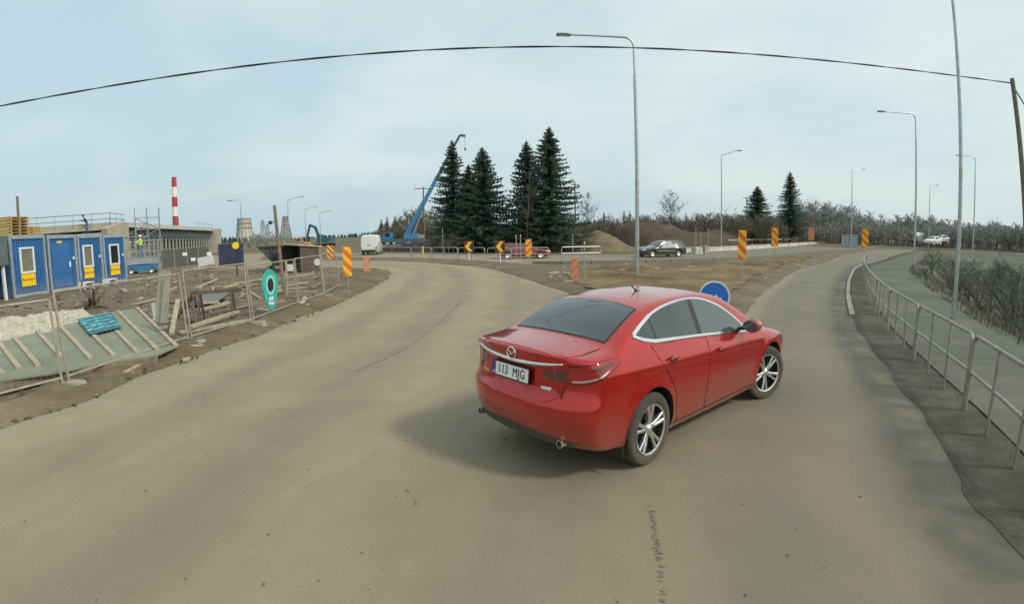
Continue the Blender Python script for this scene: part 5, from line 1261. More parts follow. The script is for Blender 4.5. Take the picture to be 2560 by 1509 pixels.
# ------------------------------------------------------------------ mobile crane
M_CRBLUE = mat("crane_blue", (.045, .20, .40), .45, var=.12, scale=2); M_CRDARK = mat("crane_dark_blue", (.06, .115, .16), .5, var=.15, scale=2)
c0 = dist_pt(1012, 600, 118); cr = thing("mobile_crane", "blue mobile crane with its long boom raised beside the spruces", "crane", (c0.x, c0.y, 0), 0)
MB().box((0, 0, 1.0), (9.5, 2.6, .7)).build("chassis", M_CRDARK, cr)
cb = MB().add([(-4.9, -1.3, .7), (-4.9, 1.3, .7), (-2.9, 1.3, .7), (-2.9, -1.3, .7), (-4.8, -1.25, 2.0), (-4.8, 1.25, 2.0), (-2.9, 1.25, 2.0), (-2.9, -1.25, 2.0), (-4.5, -1.15, 2.7), (-4.5, 1.15, 2.7), (-2.9, 1.15, 2.75), (-2.9, -1.15, 2.75)], [(0, 1, 2, 3), (0, 4, 5, 1), (1, 5, 6, 2), (2, 6, 7, 3), (3, 7, 4, 0), (4, 8, 9, 5), (5, 9, 10, 6), (6, 10, 11, 7), (7, 11, 8, 4), (8, 11, 10, 9)]).build("cab", M_CRBLUE, cr)
MB().box((-3.7, -1.27, 2.25), (1.1, .04, .75)).build("window", M_GLASS, cb); MB().box((-4.72, 0, 2.3), (.06, 2.0, .6)).build("windscreen", M_GLASS, cb)
MB().box((1.6, 0, 1.9), (3.4, 2.4, 1.1), taper=.9).build("superstructure", M_CRBLUE, cr); MB().box((3.7, 0, 1.7), (1.5, 2.4, .9), taper=.92).build("counterweight", M_CONCD, cr)
for x in (-3.7, -2.2, 1.2, 2.6, 4.0):
    for s in (-1, 1): plain_wheel(cr, x, s * 1.15, .62, s, .62)
for x in (-1.0, 4.6):
    for s in (-1, 1): MB().box((x, s * 2.0, .75), (.3, 1.6, .25)).box((x, s * 2.7, .4), (.22, .22, .8)).box((x, s * 2.7, .05), (.7, .7, .1)).build("outrigger", M_CRBLUE, cr)
tipP = dist_pt(1150, 338, 118) - Vector(cr.location); foot = Vector((.6, 0, 2.3))
dv = tipP - foot
for k, (f0_, f1_, w) in enumerate([(0, .36, .85), (.30, .56, .68), (.52, .78, .55), (.74, 1.0, .42)]):
    MB().bar(foot + dv * f0_, foot + dv * f1_, w, w * 1.1).build("boom_section", (M_CRBLUE, M_CRBLUE, M_CRDARK, M_CRDARK)[k], cr)
MB().tube([foot + Vector((1.3, 0, -.3)), foot + dv * .26 + Vector((.4, 0, -.4))], .22, 10).build("lift_ram", M_GALV, cr, True)
MB().bar(tipP, tipP + Vector((1.2, -.1, -.25)), .5, .5).build("boom_head", M_CRDARK, cr); MB().tube([tipP + Vector((1.1, 0, -.4)), tipP + Vector((1.1, 0, -3))], .05, 6).box(tipP + Vector((1.1, 0, -3.2)), (.4, .3, .5)).build("hook_block", M_CRDARK, cr)

# ------------------------------------------------------------------ excavator, loader, machines in the distance
M_EXC = mat("excavator_teal", (.03, .12, .15), .5, var=.15, scale=2); M_MACH = mat("machine_yellow", (.55, .33, .03), .55, var=.15, scale=2)
def excavator(label, p, rz, col):
    o = thing("excavator", label, "excavator", p, rz)
    for s in (-1, 1): MB().prism([(-2, .15), (-1.7, 0), (1.7, 0), (2, .15), (2.05, .55), (1.7, .85), (-1.7, .85), (-2.05, .55)], (0, s * 1.0, 0), (1, 0, 0), (0, 0, 1), (0, s, 0), .6).build("track", M_BLACKP, o)
    MB().box((-.5, 0, 1.6), (3.2, 2.5, 1.1), taper=.92).build("house", col, o)
    cbn = MB().box((.75, .75, 2.0), (1.5, 1.0, 1.9), taper=.88).build("cab", col, o); MB().box((1.45, .75, 2.3), (.06, .8, .9)).build("window", M_GLASS, cbn); MB().box((.75, .23, 2.3), (1.0, .04, .9)).build("window", M_GLASS, cbn)
    MB().bar((1.2, 0, 1.6), (2.6, 0, 4.7), .45, .6).bar((2.6, 0, 4.7), (4.3, 0, 5.3), .42, .5).build("boom", col, o)
    MB().bar((4.1, 0, 5.4), (5.2, 0, 2.2), .36, .42).build("stick", col, o)
    MB().prism([(0, 0), (.7, .1), (.9, -.5), (.5, -1.0), (-.2, -.9)], (4.9, -.55, 2.2), (1, 0, 0), (0, 0, 1), (0, 1, 0), 1.1).build("bucket", M_BLACKP, o)
    return o
t = dist_pt(812, 606, 125); excavator("teal excavator with its arm up beyond the fence end", (t.x, t.y, 0), R(165), M_EXC)
def loader(label, p, rz, sc=1.0):
    o = thing("wheel_loader", label, "wheel loader", p, rz); o.scale = (sc,) * 3
    MB().box((-1.2, 0, 1.5), (2.6, 2.0, 1.1), taper=.9).build("engine_hood", M_MACH, o); c = MB().box((.4, 0, 2.2), (1.4, 1.5, 1.7), taper=.9).build("cab", M_MACH, o)
    for s in (-1, 1): MB().box((.4, s * .76, 2.45), (1.0, .05, .8)).build("window", M_GLASS, c)
    for x in (-1.5, 1.5):
        for s in (-1, 1): plain_wheel(o, x, s * 1.0, .75, s, .75)
    for s in (-1, 1): MB().bar((1.0, s * .5, 1.6), (3.0, s * .5, .8), .2, .3).build("arm", M_MACH, o)
    MB().prism([(0, 0), (.9, -.1), (1.0, .2), (.3, .5), (.1, 1.1), (-.1, 1.1)], (2.9, -1.3, .15), (1, 0, 0), (0, 0, 1), (0, 1, 0), 2.6).build("bucket", M_BLACKP, o)
    return o
t = dist_pt(752, 610, 98); loader("yellow wheel loader behind the leaning camera post", (t.x, t.y, 0), R(200), .75); t = dist_pt(702, 612, 85); loader("smaller yellow loader half hidden by the shed roof", (t.x, t.y, 0), R(10), .62)

# ------------------------------------------------------------------ bridge under construction
M_BRC = mat("new_concrete", (.41, .375, .30), .9, var=.12, scale=.6, bump=.2, bscale=6); M_BRSLAB = mat("bridge_slab", (.50, .51, .47), .85, var=.1, scale=.6)
M_FORM = mat("formwork_teal", (.045, .075, .08), .7, var=.2, scale=1.5); M_PROP = mat("prop_steel", (.40, .42, .40), .5, metal=.2, var=.2, scale=3)
DL, DR = dist_pt(306, 560, 66), dist_pt(534, 573, 112)
zt = (DL.z + DR.z) / 2; DL.z = DR.z = zt
ax = (DR - DL); LB = math.hypot(ax.x, ax.y); th = math.atan2(ax.y, ax.x)
br = thing("bridge", "concrete bridge under construction on rows of steel props", "bridge", (DL.x, DL.y, 0), th)
# local: x along the deck away from us, +y = across to the left
WB = 13.0
MB().box((LB / 2, WB / 2, zt - .14), (LB, WB, .28)).build("deck_slab", M_BRSLAB, br)
MB().box((LB / 2, .12, zt - .05), (LB + .4, .35, .55)).build("deck_edge", M_BRSLAB, br)
for k in range(4): MB().box((LB / 2, 1.1 + k * 3.4, zt - .95), (LB - .6, .9, 1.3)).build("girder", M_FORM, br)
n = 26
pm = MB().box((0, 0, .5), (.2, .2, 1.0)).mesh("prop", M_PROP); bm_ = MB().bar((0, 0, 0), (0, 1.1, 1.0), .09, .09).mesh("bracket", M_GALV); 
for k in range(n):
    x = 1.4 + (LB - 2.6) * k / (n - 1); o = link("prop", pm, br, (x, .55, .05)); o.scale = (1, 1, zt - 1.75)
    o = link("bracket", bm_, br, (x, -.25, zt - 1.55)); o.scale = (1, .85, 1.15)
for k in range(13):
    x = 2.2 + (LB - 4) * k / 12; o = link("prop", pm, br, (x, 4.5, .05)); o.scale = (1, 1, zt - 1.7)
for zz_ in (1.6, 3.1): MB().bar((1, .5, zz_), (LB - 1, .5, zz_), .07, .07).build("ledger", M_PROP, br)
# near abutment with sloping wing walls, far abutment
MB().box((-1.6, WB / 2, (zt - .9) / 2), (3.0, WB + .6, zt - .9)).build("abutment", M_BRC, br)
MB().box((-2.0, WB / 2, zt - .25), (2.0, WB + 1.0, .75)).build("abutment_cap", M_BRC, br)
for yy, L_ in ((-.35, 6.2), (WB + .35, 6.0)):
    MB().prism([(.2, zt + .15), (-1.2, zt + .15), (-L_, zt - .6), (-L_ + .4, zt - 1.4), (.2, .0 + .4)], (0, yy - .3, 0), (1, 0, 0), (0, 0, 1), (0, 1, 0), .6).build("wing_wall", M_BRC, br)
MB().box((LB + 1.2, WB / 2, zt / 2), (2.2, WB + 1, zt)).build("far_abutment", M_BRC, br)
MB().prism([(LB + .2, zt + .1), (LB + 3.6, zt + .1), (LB + 2.0, .8), (LB + .2, .2)], (0, -.9, 0), (1, 0, 0), (0, 0, 1), (0, 1, 0), .6).build("wing_wall", M_BRC, br)
# guard rails on the deck and the abutment
for yy in (.1, WB - .1):
    for x in np.arange(-3.2, 3.5 if yy > 1 else 1.0, 1.6): MB().tube([(x, yy, zt - .1), (x, yy, zt + 1.15)], .045, 6).build("guard_post", M_PROP, br)
for xx in (-3.2,):
    for yy in np.arange(.1, WB, 2.1): MB().tube([(xx, yy, zt - .1), (xx, yy, zt + 1.2)], .045, 6).build("guard_post", M_PROP, br)
    for z in (.5, 1.1): MB().tube([(xx, .1, zt + z), (xx, WB, zt + z)], .04, 6).build("guard_rail", M_WOODG, br)
for z in (.5, 1.1): MB().tube([(-3.2, .1, zt + z), (1.0, .1, zt + z)], .04, 6).build("guard_rail", M_WOODG, br)
for x in np.arange(LB * .72, LB, 2.5): MB().tube([(x, .2, zt), (x, .2, zt + 1.0)], .04, 6).build("guard_post", M_PROP, br)
MB().tube([(LB * .72, .2, zt + .95), (LB - .2, .2, zt + .95)], .035, 6).build("guard_rail", M_PROP, br)
# scaffold stair tower in front of the bridge
def scaffold(label, p, rz, w, d, h, lift=2.0, name="scaffold_tower"):
    o = thing(name, label, "scaffold", p, rz)
    for x in (-w / 2, w / 2, 0):
        for y in (-d / 2, d / 2): MB().tube([(x, y, 0), (x, y, h)], .045, 6).build("standard", M_GALV, o, True)
    z = lift * .5; k = 0
    while z < h:
        for y in (-d / 2, d / 2): MB().bar((-w / 2, y, z), (w / 2, y, z), .05, .05).build("ledger", M_GALV, o)
        for x in (-w / 2, w / 2): MB().bar((x, -d / 2, z), (x, d / 2, z), .05, .05).build("transom", M_GALV, o)
        if z + lift < h:
            MB().bar((-w / 2, -d / 2, z), (w / 2, -d / 2, z + lift), .045, .045).build("brace", M_GALV, o)
            MB().bar((w / 2 if k % 2 else -w / 2, d / 4, z), (-w / 2 if k % 2 else w / 2, d / 4, z + lift), .5, .06).build("stair_flight", M_GALVD, o)
            MB().box((0, 0, z + .03), (w, d * .5, .05)).build("platform", M_WOODG, o)
        z += lift; k += 1
    return o
t1 = dist_pt(366, 520, 56); scaffold("tall scaffold stair tower in front of the bridge", (t1.x, t1.y, 0), R(40), 2.3, 1.4, t1.z, 1.1)
t2 = dist_pt(338, 545, 60); scaffold("lower scaffold platform joined to the bridge deck", (t2.x, t2.y, 0), R(40), 2.4, 1.5, t2.z, 1.3)
# dark screen fence below the props
b0, b1 = gp(405, 676, .0), gp(525, 662, .0)
scr = thing("screen_fence", "dark grey mesh screen fence below the bridge props", "fence", (b0.x, b0.y, 0), math.atan2(b1.y - b0.y, b1.x - b0.x)); LS = (b1 - b0).length; HS = 1.7
M_SCREEN = mat("screen_grey", (.10, .10, .095), .85, var=.15, scale=2)
for k in range(4):
    MB().box((LS * (k + .5) / 4, 0, HS / 2 + .1), (LS / 4 - .12, .04, HS - .1)).build("panel", M_SCREEN, scr); MB().tube([(LS * k / 4, 0, 0), (LS * k / 4, 0, HS + .2)], .05, 6).build("post", M_GALVD, scr)
for n_, (u, v) in enumerate(((462, 635), (483, 648), (523, 634))):
    q = dist_pt(u, v, 40); o = MB().box((0, 0, 0), (.32, .03, .22)).build("notice", M_SIGNW); o.location = q; o.rotation_euler = (0, 0, -math.atan2(q.x, q.y)); tag(o, ["small white notice in the middle of the dark screen fence", "white notice low on the dark screen fence", "white notice above the leaning white panel"][n_], "notice")
board("white_display_board", "large tilted white panel with faint print before the dark blue container", [at(493, 645, 33), at(531, 637, 33), at(535, 658, 33), at(498, 667, 33)], .05, M_SIGNW, "display board")

# ------------------------------------------------------------------ worker in a lift basket
M_HIVIS = mat("hi_vis_yellow", (.55, .75, .10), .7, var=.1, scale=8); M_WORKBLUE = mat("work_trousers_blue", (.02, .16, .42), .8, var=.15, scale=8); M_SKIN = mat("skin", (.45, .26, .18), .6, var=.05); M_HELM = mat("helmet_white", (.75, .78, .72), .4, var=.04)
def person(label, p, rz, top, legs, helm, sc=1.0, bend=0.0, arms=((.45, .35), (.35, .3))):
    root = thing("person", label, "person", p, rz); root.scale = (sc,) * 3
    J = dict(pel=(0, 0, .95), chest=(bend, 0, 1.32), neck=(bend * 1.25, 0, 1.5), head=(bend * 1.5 + .02, 0, 1.64), ht=(bend * 1.6 + .02, 0, 1.72))
    v = [J['pel'], J['chest'], J['neck'], J['head'], J['ht']]; rd = [.15, .17, .065, .095, .07]; e = [(0, 1), (1, 2), (2, 3), (3, 4)]
    for s, (fx, fz) in zip((-1, 1), arms):
        k = len(v); v += [(bend, s * .19, 1.42), (bend + .1, s * .27, 1.16), (bend + fx, s * .2, 1.16 + fz * .3), (bend + fx + .08, s * .19, 1.17 + fz * .3)]; rd += [.07, .055, .042, .04]; e += [(1, k), (k, k + 1), (k + 1, k + 2), (k + 2, k + 3)]
        k = len(v); v += [(0, s * .1, .88), (.03, s * .12, .5), (-.02, s * .12, .1), (.1, s * .13, .05)]; rd += [.105, .075, .055, .05]; e += [(0, k), (k, k + 1), (k + 1, k + 2), (k + 2, k + 3)]
    me = bpy.data.meshes.new("body"); me.from_pydata(v, e, []); o = link("body", me, root)
    sk = o.modifiers.new("skin", 'SKIN'); 
    for i, r_ in enumerate(rd): me.skin_vertices[0].data[i].radius = (r_, r_); me.skin_vertices[0].data[i].use_root = (i == 0)
    sb = o.modifiers.new("sub", 'SUBSURF'); sb.levels = 2; sb.render_levels = 2
    dg = bpy.context.evaluated_depsgraph_get(); m2 = bpy.data.meshes.new_from_object(o.evaluated_get(dg)); o.modifiers.clear(); o.data = m2
    for q in (top, legs, M_SKIN): m2.materials.append(q)
    for f in m2.polygons: f.material_index = 1 if f.center.z < .98 else (2 if f.center.z > 1.49 else 0)
    m2.polygons.foreach_set('use_smooth', [True] * len(m2.polygons))
    MB().lathe([(.155, 1.665), (.125, 1.68), (.122, 1.74), (.09, 1.80), (0, 1.82)], (bend * 1.5 + .02, 0, 0), 16).build("helmet", helm, root, True)
    return root
t = dist_pt(354, 643, 46); wz = t.z
person("worker in blue with a yellow-green hi-vis top standing on the lift", (t.x, t.y, wz), R(200), M_HIVIS, M_WORKBLUE, M_HELM, .98)
lf = thing("scissor_lift", "grey and blue scissor lift carrying the worker before the bridge", "lift", (t.x + .1, t.y, .1), R(205))
hb_ = wz - .12
MB().box((0, 0, hb_), (2.2, 1.1, .1)).build("platform", M_GALVD, lf); MB().box((0, 0, hb_ - .28), (2.3, 1.15, .45)).build("skirt", M_CFRAME, lf)
for s in (-1, 1):
    for z in (.5, 1.0): MB().tube([(-1.05, s * .52, hb_ + z), (1.05, s * .52, hb_ + z)], .025, 6).build("guard_rail", M_GALV, lf)
    for x in (-1.05, 0, 1.05): MB().tube([(x, s * .52, hb_), (x, s * .52, hb_ + 1.0)], .025, 6).build("guard_post", M_GALV, lf)
    MB().bar((-.9, s * .4, .6), (.9, s * .4, max(.8, hb_ - .4)), .08, .12).bar((.9, s * .4, .6), (-.9, s * .4, max(.8, hb_ - .4)), .08, .12).build("scissor_arm", M_CRBLUE, lf)
    for x in (-.8, .8): plain_wheel(lf, x, s * .5, .25, s, .25)
MB().box((0, 0, .45), (2.2, 1.0, .5)).build("chassis", M_CRBLUE, lf)
t = dist_pt(219, 575, 64); person("worker in dark clothes bending on top of the bridge abutment", (t.x, t.y, zt - .75), R(230), M_BLACK, M_WORKBLUE, M_BLACK, 1.0, .25)

# ------------------------------------------------------------------ dark blue container, tipping skip and shed
def ribbed_box(name, label, cat, p, rz, L_, W_, H_, m, n, mframe=None):
    o = thing(name, label, cat, p, rz); MB().box((0, 0, H_ / 2), (L_ - .1, W_ - .1, H_ - .08)).build("shell", m, o)
    r_ = MB()
    for s in (-1, 1):
        for k in range(n): r_.box((-L_ / 2 + .1 + (L_ - .2) * (k + .5) / n, s * (W_ / 2 - .03), H_ / 2), ((L_ - .2) / n * .5, .06, H_ - .3))
    q = r_.build("ribs", m, o); q["kind"] = "stuff"
    for x in (-1, 1):
        for y in (-1, 1): MB().box((x * (L_ / 2 - .06), y * (W_ / 2 - .06), H_ / 2), (.13, .13, H_)).build("corner_post", mframe or m, o)
    for z in (.08, H_ - .08):
        for y in (-1, 1): MB().box((0, y * (W_ / 2 - .05), z), (L_ - .24, .12, .16)).build("side_beam", mframe or m, o)
    return o
a, b = gp(531, 668), gp(594, 664); c = (a + b) / 2
co = ribbed_box("container", "dark blue shipping container beyond the fence before the bridge end", "container", (c.x, c.y + 1.2, .1), math.atan2(b.y - a.y, b.x - a.x), (b - a).length, 2.4, 1.95, M_CDBLUE, 16)
o = thing("round_yellow_sign", "small round yellow sign on a thin post above the dark blue container", "sign", (0, 0, 0)); t = dist_pt(589, 614, 34); o.location = (t.x, t.y, .1); o.rotation_euler = (0, 0, -math.atan2(t.x, t.y))
MB().lathe([(0, -.03), (.20, -.03), (.22, 0), (0, 0)], (0, 0, t.z - .1), 20, 'Y').build("disc", M_POSTER, o); MB().tube([(0, .03, 0), (0, .03, t.z + .25)], .04, 8).build("post", M_BLACK, o)
M_SKIP = mat("skip_grey", (.085, .085, .075), .75, var=.25, scale=1.5); M_RUST = mat("rusty_brown", (.11, .07, .045), .85, var=.3, scale=2.5)
a, b = gp(634, 690), gp(692, 690); sk_ = thing("skip", "dark grey tipping skip with slanted ends behind the fence", "skip", (a.x + .6, a.y + 3.2, .1), R(12)); q = (b - a).length * 1.02
sec_ = [(-q / 2 - .5, 1.55), (q / 2 + .6, 1.55), (q / 2 - .2, .25), (-q / 2 + .7, .25)]
MB().prism(sec_, (0, -.9, .1), (1, 0, 0), (0, 0, 1), (0, 1, 0), 1.8).build("trough", M_SKIP, sk_)
for x in (-q / 4, 0, q / 4): MB().box((x, -.95, .95), (.1, .12, 1.2)).build("rib", M_SKIP, sk_)
MB().box((.05, 0, 1.67), (q + 1.2, 2.0, .1)).build("rim", M_SKIP, sk_)
for x in (-.9, .9):
    MB().box((x, 0, .18), (.25, 1.6, .35)).build("skid", M_WOODP, sk_)
a, b = gp(704, 690), gp(752, 684); sd_ = thing("wooden_shed", "low brown timber shed with a plank roof beside the skip", "shed", ((a.x + b.x) / 2, (a.y + b.y) / 2 + 1.2, .1), math.atan2(b.y - a.y, b.x - a.x)); q = (b - a).length
for k in range(10): MB().box((-q / 2 + q * (k + .5) / 10, -1.0, .8), (q / 10 * .93, .06, 1.6)).build("plank", M_RUST if k % 3 else M_SKIP, sd_)
for k in range(8): MB().box((q / 2, -.9 + 1.9 * (k + .5) / 8, .8), (.06, 1.9 / 8 * .93, 1.6)).build("plank", M_RUST, sd_)
MB().box((0, .2, 1.72), (q + .5, 2.7, .09), (R(4), R(4), 0)).build("roof", M_WOODP, sd_); MB().box((0, .9, .8), (q - .1, .06, 1.6)).build("back_wall", M_SKIP, sd_)
o = MB().box((0, 0, 0), (.28, .03, .26)).build("white_notice", M_SIGNW); o.location = at(727, 669, 18.5); tag(o, "small square white notice on the fence before the shed", "notice")
o = MB().lathe([(0, 0), (.14, 0), (.14, .02), (0, .02)], n=16, axis='Y').build("round_notice", M_SIGNW); o.location = at(793, 655, 20.5); tag(o, "small round white notice on the fence right of the shed", "notice")

# ------------------------------------------------------------------ chimney, cooling tower, pylons on the skyline
M_CHR = mat("chimney_red", (.42, .05, .05), .7, var=.08, scale=.1); M_CHW = mat("chimney_white", (.76, .74, .72), .7, var=.06, scale=.1); M_COOL = mat("cooling_tower_concrete", (.52, .49, .42), .9, var=.1, scale=.05)
D_ = 900; ct, cbz = dist_pt(435, 443, D_), 0
ch = thing("chimney", "tall red and white banded chimney on the skyline behind the bridge", "chimney", (ct.x, ct.y, 0)); edges = [443, 468, 493, 518, 541, 565]
zs_ = [dist_pt(435, v, D_).z for v in edges]; zs_ += [zs_[-1] - (zs_[0] - zs_[1]), 0]
r0 = (dist_pt(441, 460, D_) - dist_pt(429, 460, D_)).length / 2
for k in range(len(zs_) - 1):
    if zs_[k + 1] >= zs_[k]: continue
    f = lambda z: r0 * (1.0 + .45 * (zs_[0] - z) / zs_[0]); MB().lathe([(f(zs_[k + 1]), zs_[k + 1]), (f(zs_[k]), zs_[k])] + ([(f(zs_[k]) * .8, zs_[k]), (0, zs_[k] - 2)] if k == 0 else []), n=24).build("band", M_CHR if k % 2 == 0 else M_CHW, ch, True)
D_ = 620; t = dist_pt(610, 546, D_); w0 = (dist_pt(626, 546, D_) - dist_pt(594, 546, D_)).length / 2
co = thing("cooling_tower", "pale round cooling tower on the skyline right of the bridge", "cooling tower", (t.x, t.y, 0))
MB().lathe([(w0 * 1.45, 0), (w0 * 1.25, t.z * .4), (w0 * 1.08, t.z * .75), (w0, t.z), (w0 * .94, t.z), (w0 * .9, t.z * .9)], n=40).build("shell", M_COOL, co, True)
for z in (.62, .80, .985): MB().lathe([(w0 * (1.45 - .47 * z) + .5, t.z * z - .6), (w0 * (1.45 - .47 * z) + .9, t.z * z), (w0 * (1.45 - .47 * z) + .5, t.z * z + .6)], n=40).build("ring", M_CONCD, co)
for k in range(14): a_ = k * 2 * math.pi / 14; MB().bar((math.cos(a_) * w0 * 1.47, math.sin(a_) * w0 * 1.47, 0), (math.cos(a_) * (w0 + .25), math.sin(a_) * (w0 + .25), t.z), .7, .35, (math.cos(a_), math.sin(a_), 0)).build("rib", M_CONCD, co)
def pylon(label, u, v, D_, w=3.0, arms=True):
    t = dist_pt(u, v, D_); o = thing("pylon", label, "pylon", (t.x, t.y, 0)); H_ = t.z
    for sx_ in (-1, 1):
        for sy_ in (-1, 1): MB().bar((sx_ * w, sy_ * w, 0), (sx_ * .45, sy_ * .45, H_), .35, .35).build("leg", M_GALVD, o)
    n = 6
    for k in range(n):
        z0, z1 = H_ * k / n, H_ * (k + 1) / n; q0, q1 = w + (.45 - w) * k / n, w + (.45 - w) * (k + 1) / n
        for sy_ in (-1, 1): MB().bar((-q0, sy_ * q0, z0), (q1, sy_ * q1, z1), .2, .2).build("brace", M_GALVD, o); MB().bar((q0, sy_ * q0, z0), (-q1, sy_ * q1, z1), .2, .2).build("brace", M_GALVD, o)
    if arms:
        for z in (.8, .9): MB().bar((-w * 1.3, 0, H_ * z), (w * 1.3, 0, H_ * z), .3, .3).build("crossarm", M_GALVD, o)
    return o
pylon("lattice mast left of the three-lamp row", 713, 540, 170, 1.6, False); pylon("left one of two faint pylons on the skyline beside the cooling tower", 656, 550, 480); pylon("right one of two faint pylons on the skyline beside the cooling tower", 668, 560, 560)

# ------------------------------------------------------------------ low barriers along the far road
def barrier_row(label, pts, H_, w, m, name="concrete_barrier", group="concrete barriers along the far road"):
    for k, (a, b) in enumerate(zip(pts[:-1], pts[1:])):
        d = b - a; o = thing(name, f"{label}, {words[k]} block from the left", "barrier", tuple((a + b) / 2), math.atan2(d.y, d.x), group); L_ = d.length * .97
        MB().prism([(-w, 0), (w, 0), (w, .12), (w * .45, .35 * H_ + .1), (w * .35, H_), (-w * .35, H_), (-w * .45, .35 * H_ + .1), (-w, .12)], (-L_ / 2, 0, 0), (0, 1, 0), (0, 0, 1), (1, 0, 0), L_).build("block", m, o)
        MB().box((0, -w * .62, H_ * .45), (.14, .03, .08)).build("reflector", M_SIGNW, o)
far_edge = [Vector((x, y, .0)) for x, y in smooth_line([(17, 51.5), (22, 55.5), (28, 61), (36, 69), (46, 80), (58, 93), (72, 107)], 2)]
barrier_row("low pale concrete barrier along the far road", far_edge[:13], .55, .3, M_CONC)
b = gp(1752, 634); o = thing("concrete_block", "pale concrete block pair right of the green estate car", "concrete block", (b.x, b.y, 0), R(40)); MB().box((-.8, 0, .35), (1.5, .6, .7), taper=.9).build("block", M_CONC, o); MB().box((.9, .1, .4), (.8, .6, .8), taper=.92).build("block", M_CONCD, o)
def guard(label, a, b, z, n):
    d = b - a; o = thing("guard_rail", label, "guard rail", tuple(a), math.atan2(d.y, d.x)); L_ = d.length
    MB().prism([(-.03, -.15), (.03, -.1), (-.03, -.03), (.03, .03), (-.03, .1), (-.03, .15), (-.05, .15), (-.05, -.15)], (0, 0, z), (0, -1, 0), (0, 0, 1), (1, 0, 0), L_).build("beam", M_GALV, o)
    for k in range(n): MB().box((L_ * (k + .5) / n, .08, z / 2), (.1, .12, z + .1)).build("post", M_GALVD, o)
guard("steel guard rail in front of the two lone spruces", Vector((33, 75, 0)), Vector((62, 104, 0)), 1.0, 9)
guard("far steel guard rail right of the lone spruces", Vector((64, 106, 0)), Vector((95, 138, 0)), 1.0, 9)
t = gp(2120, 612); o = thing("grey_cabinet", "pale grey cabinet beside the far lamp on the right", "cabinet", (60, 82, 0), R(-35)); MB().box((0, 0, 1.1), (2.8, 1.2, 2.0)).build("case", M_CFRAME, o); MB().box((0, 0, 2.16), (3.0, 1.4, .12)).build("lid", M_GALV, o); MB().box((0, -.62, 1.1), (.04, .03, 1.7)).build("door_gap", M_BLACK, o)

# raised kerb of the far road: separate long stones, dark on the side facing us
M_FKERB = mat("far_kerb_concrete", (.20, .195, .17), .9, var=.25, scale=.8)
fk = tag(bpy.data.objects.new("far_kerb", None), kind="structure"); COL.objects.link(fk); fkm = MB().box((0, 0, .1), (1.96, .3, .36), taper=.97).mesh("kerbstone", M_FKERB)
P_ = [np.array(q) for q in ROAD2_NEAR if q[0] > .5 and q[0] < 80]; cum = [0]
for a, b in zip(P_[:-1], P_[1:]): cum.append(cum[-1] + np.linalg.norm(b - a))
i = 0.0
while i + 2 < cum[-1]:
    a, b = [(float(np.interp(q, cum, [w[0] for w in P_])), float(np.interp(q, cum, [w[1] for w in P_]))) for q in (i, i + 2)]
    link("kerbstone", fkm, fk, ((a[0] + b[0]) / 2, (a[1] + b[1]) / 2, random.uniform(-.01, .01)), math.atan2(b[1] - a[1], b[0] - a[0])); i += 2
# ------------------------------------------------------------------ vegetation
def raw(name, V, F_, m, parent=None):
    me = bpy.data.meshes.new(name); me.from_pydata([tuple(q) for q in V], [], F_); me.materials.append(m); return link(name, me, parent)
def leaf_mat(name, c1, c2, scale, rough=.9):
    m = mat(name, c1, rough, var=.1, scale=scale, col2=c2, spec=.2, detail=3)
    if "needle" in name:                         # needles let some light through
        n = m.node_tree.nodes; l = m.node_tree.links; p = n["Principled BSDF"]; o = n["Material Output"]
        t = n.new("ShaderNodeBsdfTranslucent"); x = n.new("ShaderNodeMixShader"); x.inputs[0].default_value = .45
        l.new(p.inputs['Base Color'].links[0].from_socket, t.inputs['Color']); l.new(p.outputs[0], x.inputs[1]); l.new(t.outputs[0], x.inputs[2]); l.new(x.outputs[0], o.inputs['Surface'])
    return m
M_SPR = leaf_mat("spruce_needles", (.075, .115, .09), (.16, .225, .165), .6); M_SPR2 = leaf_mat("spruce_needles_grey", (.08, .12, .098), (.165, .225, .175), .5)
M_FARSPR = leaf_mat("far_conifer", (.035, .05, .045), (.055, .075, .062), .05)
M_BARK = mat("bark", (.085, .065, .048), .95, var=.3, scale=4, bump=.4); M_TWIG = leaf_mat("bare_twigs", (.13, .105, .08), (.22, .185, .14), .35)
M_TWIGG = leaf_mat("grey_bare_wood", (.22, .222, .205), (.31, .308, .285), .12); M_TWIGD = leaf_mat("dark_brush", (.115, .10, .072), (.195, .172, .128), .2)  # bare-wood grey has the dirty windscreen's veil mixed into its colour
M_DRYG = leaf_mat("dry_grass", (.20, .145, .07), (.40, .31, .17), 1.2); M_DRYG2 = leaf_mat("grey_dry_grass", (.10, .105, .075), (.21, .20, .145), .8); M_PALEB = leaf_mat("birch_twigs", (.20, .19, .175), (.28, .27, .25), .3)
